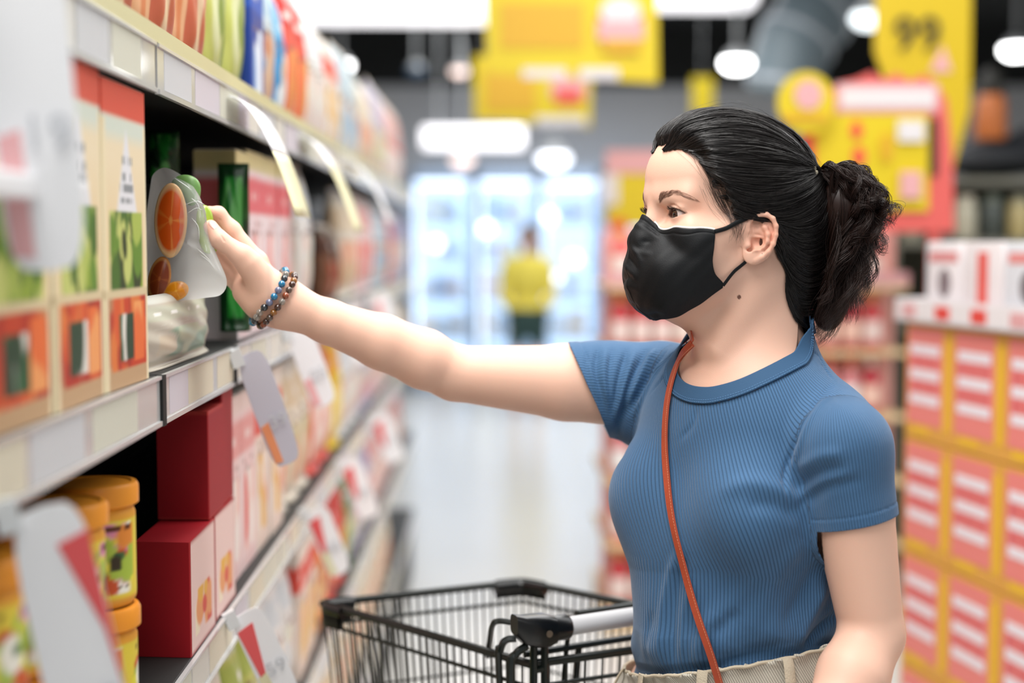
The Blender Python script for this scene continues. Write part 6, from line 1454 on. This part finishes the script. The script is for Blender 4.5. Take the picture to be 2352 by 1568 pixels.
# ------------------------------------------------------------------ carton island on the right
def carton_mesh():
    w_, h, d = .262, .268, .262; g = MB()
    return w_, h, d
def island_cartons():
    P0 = at(2082, 760, 3.22); dr = np.array([.187, -1.0, 0]); dr /= np.linalg.norm(dr); ang = math.atan2(dr[1], dr[0]); back = np.array([-dr[1], dr[0], 0]);  # away from the aisle
    if back[0] < 0: back = -back
    w_, h = .212, .262; KR = mat('kraft_edge', srgb('dda347'), rough=.6); PK = mat('carton_pink_red', srgb('e8857e'), rough=.55); YL = mat('carton_yellow', srgb('e8b92c'), rough=.55); WT = mat('carton_white_text', srgb('ece6ee'), rough=.5); PR = mat('carton_print_red', srgb('d9696c'), rough=.55)
    proto = empty('noodle_carton')
    part('carton_body', KR, proto, lambda m: m.bbox(0, w_ - .004, 0, .30, 0, h - .003, .003))      # local x along the face, y into the stack
    f = part('front_print', PK, proto, lambda m: m.box(.012, w_ - .040, -.0012, 0, .034, h - .012)); part('yellow_edge', YL, proto, lambda m: m.box(w_ - .036, w_ - .008, -.0012, 0, .030, h - .030)); part('yellow_patch', YL, proto, lambda m: m.box(.030, .110, -.0014, 0, .012, .030))
    for k, z in enumerate((.080, .135, .190)): part('white_lettering_band', WT, f, lambda m: m.box(.026, w_ - .054, -.0024, -.0012, z, z + .022))
    for k, z in enumerate((.108, .163)):
        for j in range(3): part('red_picture', PR, f, lambda m: m.box(.030 + j * .044, .062 + j * .044, -.0022, -.0012, z, z + .022))
    first = True; ztop = 1.276
    names = ['nearest the edge of the photo', 'second', 'third', 'fourth', 'fifth']
    for r in range(4):
        for c in range(7):
            p = P0 + dr * (c * w_); z = ztop - (r + 1) * h
            lab = f'pink and yellow noodle carton, {["top", "second", "third", "bottom"][r]} row, {ORD[c]} stack from the far corner at right'
            loc = (float(p[0]), float(p[1]), z)
            rz = ang
            if first: proto.location = loc; proto.rotation_euler = (0, 0, rz); tag(proto, lab, 'carton'); first = False
            else: dup(proto, loc, rz, lab, None, 'carton')
    # pallet
    L = 7 * w_; pal = empty('pallet', 'low green and white pallet base under the noodle cartons', 'pallet', (float(P0[0]), float(P0[1]), 0), ang)
    part('deck', mat('pallet_white', srgb('d8dcd8'), rough=.5), pal, lambda m: m.box(-.01, L, -.01, .62, .12, .226)); part('foot', mat('pallet_green', srgb('4f9a3a'), rough=.5), pal, lambda m: m.box(.0, .3, .02, .6, 0, .12)); part('foot', mat('pallet_green', srgb('4f9a3a'), rough=.5), pal, lambda m: m.box(L - .3, L - .01, .02, .6, 0, .12))
    # white tray with packs on top
    tr_ = empty('display_tray', 'white printed display tray on top of the noodle cartons', 'tray', (float(P0[0]), float(P0[1]), ztop), ang); 
    part('tray_lip', mat('tray_white', srgb('e6e2e4'), rough=.45), tr_, lambda m: (m.box(-.02, L, -.02, -.012, .0, .052), m.box(-.02, L, -.02, .45, 0, .006), m.box(-.02, -.012, -.02, .45, 0, .052)))
    for k in range(9): part('lip_print', SRED if k % 3 else SPINK, tr_, lambda m: m.box(.02 + k * .15, .08 + k * .15, -.0215, -.020, .012, .040))
    KND = [('e9e4e6', 'd98a8a', '7a6c70'), ('e6dfe0', 'e0584e', 'e0584e'), ('dcdfe4', 'e28f8c', '6a6064')]
    for c in range(9):
        q = P0 + dr * (.03 + c * .165) + back * .03; a, b, dk = KND[c % 3]; g = empty('picture_pack', f'white pack with {"red stripe" if c % 3 == 1 else "round picture"}, {ORD[c]} from the far corner of the carton-top tray', 'packet', (float(q[0]), float(q[1]), ztop + .0065), ang)
        part('pack_body', mat('pack_' + a, srgb(a), rough=.4), g, lambda m: m.bbox(0, .155, 0, .10, 0, .172, .006), True); c % 3 != 1 and part('print_band', mat('pack_' + b, srgb(b), rough=.45), g, lambda m: m.box(.015, .140, -.0012, 0, .128, .150))
        part('picture', mat('pic_' + dk, srgb(dk), rough=.5), g, (lambda m: outline_board(m, [(.085 + .026 * math.cos(t), .082 + .032 * math.sin(t)) for t in np.linspace(0, 6.283, 16, endpoint=False)], -.0014, 0)) if c % 3 != 1 else (lambda m: m.box(.06, .10, -.0014, 0, .01, .150)))
    # end of the stack facing the camera side: bottle tiers already behind
island_cartons()
# goods on the shelf behind the tray
def back_goods():
    g = empty('goods_rack', 'grey rack behind the coral display at the right edge', 'shelf', (2.05, 6.0, 0)); GM = mat('rack_grey', srgb('6f6f64'), rough=.6)
    part('rack_board', GM, g, lambda m: m.box(-.42, 1.2, -.2, .3, 1.44, 1.47)); part('rack_board', GM, g, lambda m: m.box(-.42, 1.2, -.2, .3, 1.10, 1.13)); part('rack_side', GM, g, lambda m: (m.box(-.42, -.39, -.2, .3, 0, 1.72), m.box(1.17, 1.2, -.2, .3, 0, 1.72))); part('rack_board', GM, g, lambda m: m.box(-.42, 1.2, -.2, .3, 1.69, 1.72)); part('rack_back', mat('rack_back', srgb('55564a'), rough=.8), g, lambda m: m.box(-.42, 1.2, .28, .3, 0, 1.72))
    cols = ['8f8f7c', '5a5c58', 'b8b4a0', '3c4440', 'a89a6a', 'c8c2b0', '6b7468']
    for i in range(10):
        c = cols[i % 7]; r = empty('glass_jar', f'olive-grey jar on the rack at the right edge, {["1st", "2nd", "3rd", "4th", "5th", "6th", "7th", "8th", "9th", "10th"][i]} from its left end', 'jar', (1.725 + i * .112, 5.86, 1.4705)); part('jar_body', mat('jar_' + c, srgb(c), rough=.3), r, lambda m: m.lathe([(0, 0), (.045, 0), (.048, .01), (.048, .13), (.035, .15), (0, .15)], n=18), True); part('jar_lid', mat('jarlid_' + cols[(i + 3) % 7], srgb(cols[(i + 3) % 7]), rough=.4), r, lambda m: m.lathe([(.038, .15), (.038, .175), (0, .176)], n=16), True)
    S = SDF(); S.ell((2.15, 6.0, 1.808), (.20, .13, .075), None, .05); S.ell((2.33, 6.02, 1.86), (.16, .12, .095), None, .05); S.ell((2.05, 6.0, 1.785), (.12, .10, .05), None, .05)
    V, Q = S.polygonise([1.85, 5.8, 1.69], [2.6, 6.25, 2.05], .012); o = link('black_sack', mesh_np('black_sack', V, Q), mat('black_sack', srgb('12161c'), rough=.6)); tag(o, 'slumped black sack on top of the rack at the right edge', 'sack')
    r = empty('orange_canister', 'orange canister with a black top standing on the black sack at the right edge', 'canister', (2.09, 5.98, 1.885)); part('canister_body', mat('canister_orange', srgb('b5652c'), rough=.5), r, lambda m: m.lathe([(0, 0), (.06, 0), (.066, .02), (.060, .16), (.045, .19), (0, .19)], n=20), True); part('canister_top', SBK, r, lambda m: m.lathe([(.046, .185), (.05, .2), (.045, .27), (.02, .30), (0, .30)], n=18), True)
back_goods()
# ------------------------------------------------------------------ distant shopper
def far_person():
    x = at(1212, 700, 12.2); px = float(x[0]); Y = 12.2; g = empty('person', 'distant shopper in a yellow top and dark shorts in front of the freezers', 'person', (px, Y, 0))
    S = SDF(); k = .03; H = 1.55
    S.ell((px, Y, 1.50), (.072, .090, .105), None, .01); S.cone((px, Y, 1.42), (px, Y, 1.33), .05, .055, k); S.ell((px, Y, 1.15), (.17, .11, .22), None, k); S.ell((px, Y, .88), (.16, .12, .13), None, k)
    for s in (1, -1):
        S.cone((px + s * .16, Y, 1.28), (px + s * .22, Y - .02, 1.03), .045, .038, k); S.cone((px + s * .22, Y - .02, 1.03), (px + s * .17, Y - .16, .93), .036, .026, .01); S.ell((px + s * .15, Y - .20, .93), (.03, .05, .025), None, .015)
        S.cone((px + s * .085, Y, .85), (px + s * .09, Y, .46), .085, .052, k); S.cone((px + s * .09, Y, .46), (px + s * .09, Y, .09), .052, .036, k); S.cone((px + s * .09, Y + .03, .045), (px + s * .10, Y - .13, .035), .035, .028, k)
    V, Q = S.polygonise([px - .4, Y - .35, 0], [px + .4, Y + .25, 1.65], .012); link('body', mesh_np('body', V, Q), mat('far_skin', srgb('c99a80'), rough=.6), g, world=True)
    def offs(fn, lo, hi, nm, m, off=.012):
        T = SDF().add(lambda P: S.raw(P) - f32(off), (px, Y, 1.0), 1.2, .01); V, Q = T.polygonise([px - .4, Y - .35, lo], [px + .4, Y + .25, hi], .012); V, Q = clip_mesh(V, Q, fn); link(nm, mesh_np(nm, V, Q), m, g, world=True)
    offs(lambda P: np.maximum(np.maximum(P[:, 2] - 1.36, .90 - P[:, 2]), np.abs(P[:, 0] - px) - .24), .85, 1.40, 'top', mat('yellow_top', srgb('dccb52'), rough=.8), .016); offs(lambda P: np.maximum(np.maximum(P[:, 2] - .92, .56 - P[:, 2]), np.abs(P[:, 0] - px) - .19), .5, .95, 'shorts', mat('dark_shorts', srgb('2f4a48'), rough=.8))
    T = SDF(); T.ell((px, Y + .01, 1.53), (.085, .098, .098), None, .01); T.ell((px, Y + .07, 1.44), (.06, .04, .09), None, .03); T.ell((px, Y - .10, 1.47), (.06, .05, .09), None, .01, 's'); V, Q = T.polygonise([px - .2, Y - .2, 1.3], [px + .2, Y + .2, 1.7], .01); link('hair', mesh_np('hair', V, Q), HAIR, g, world=True)
far_person()
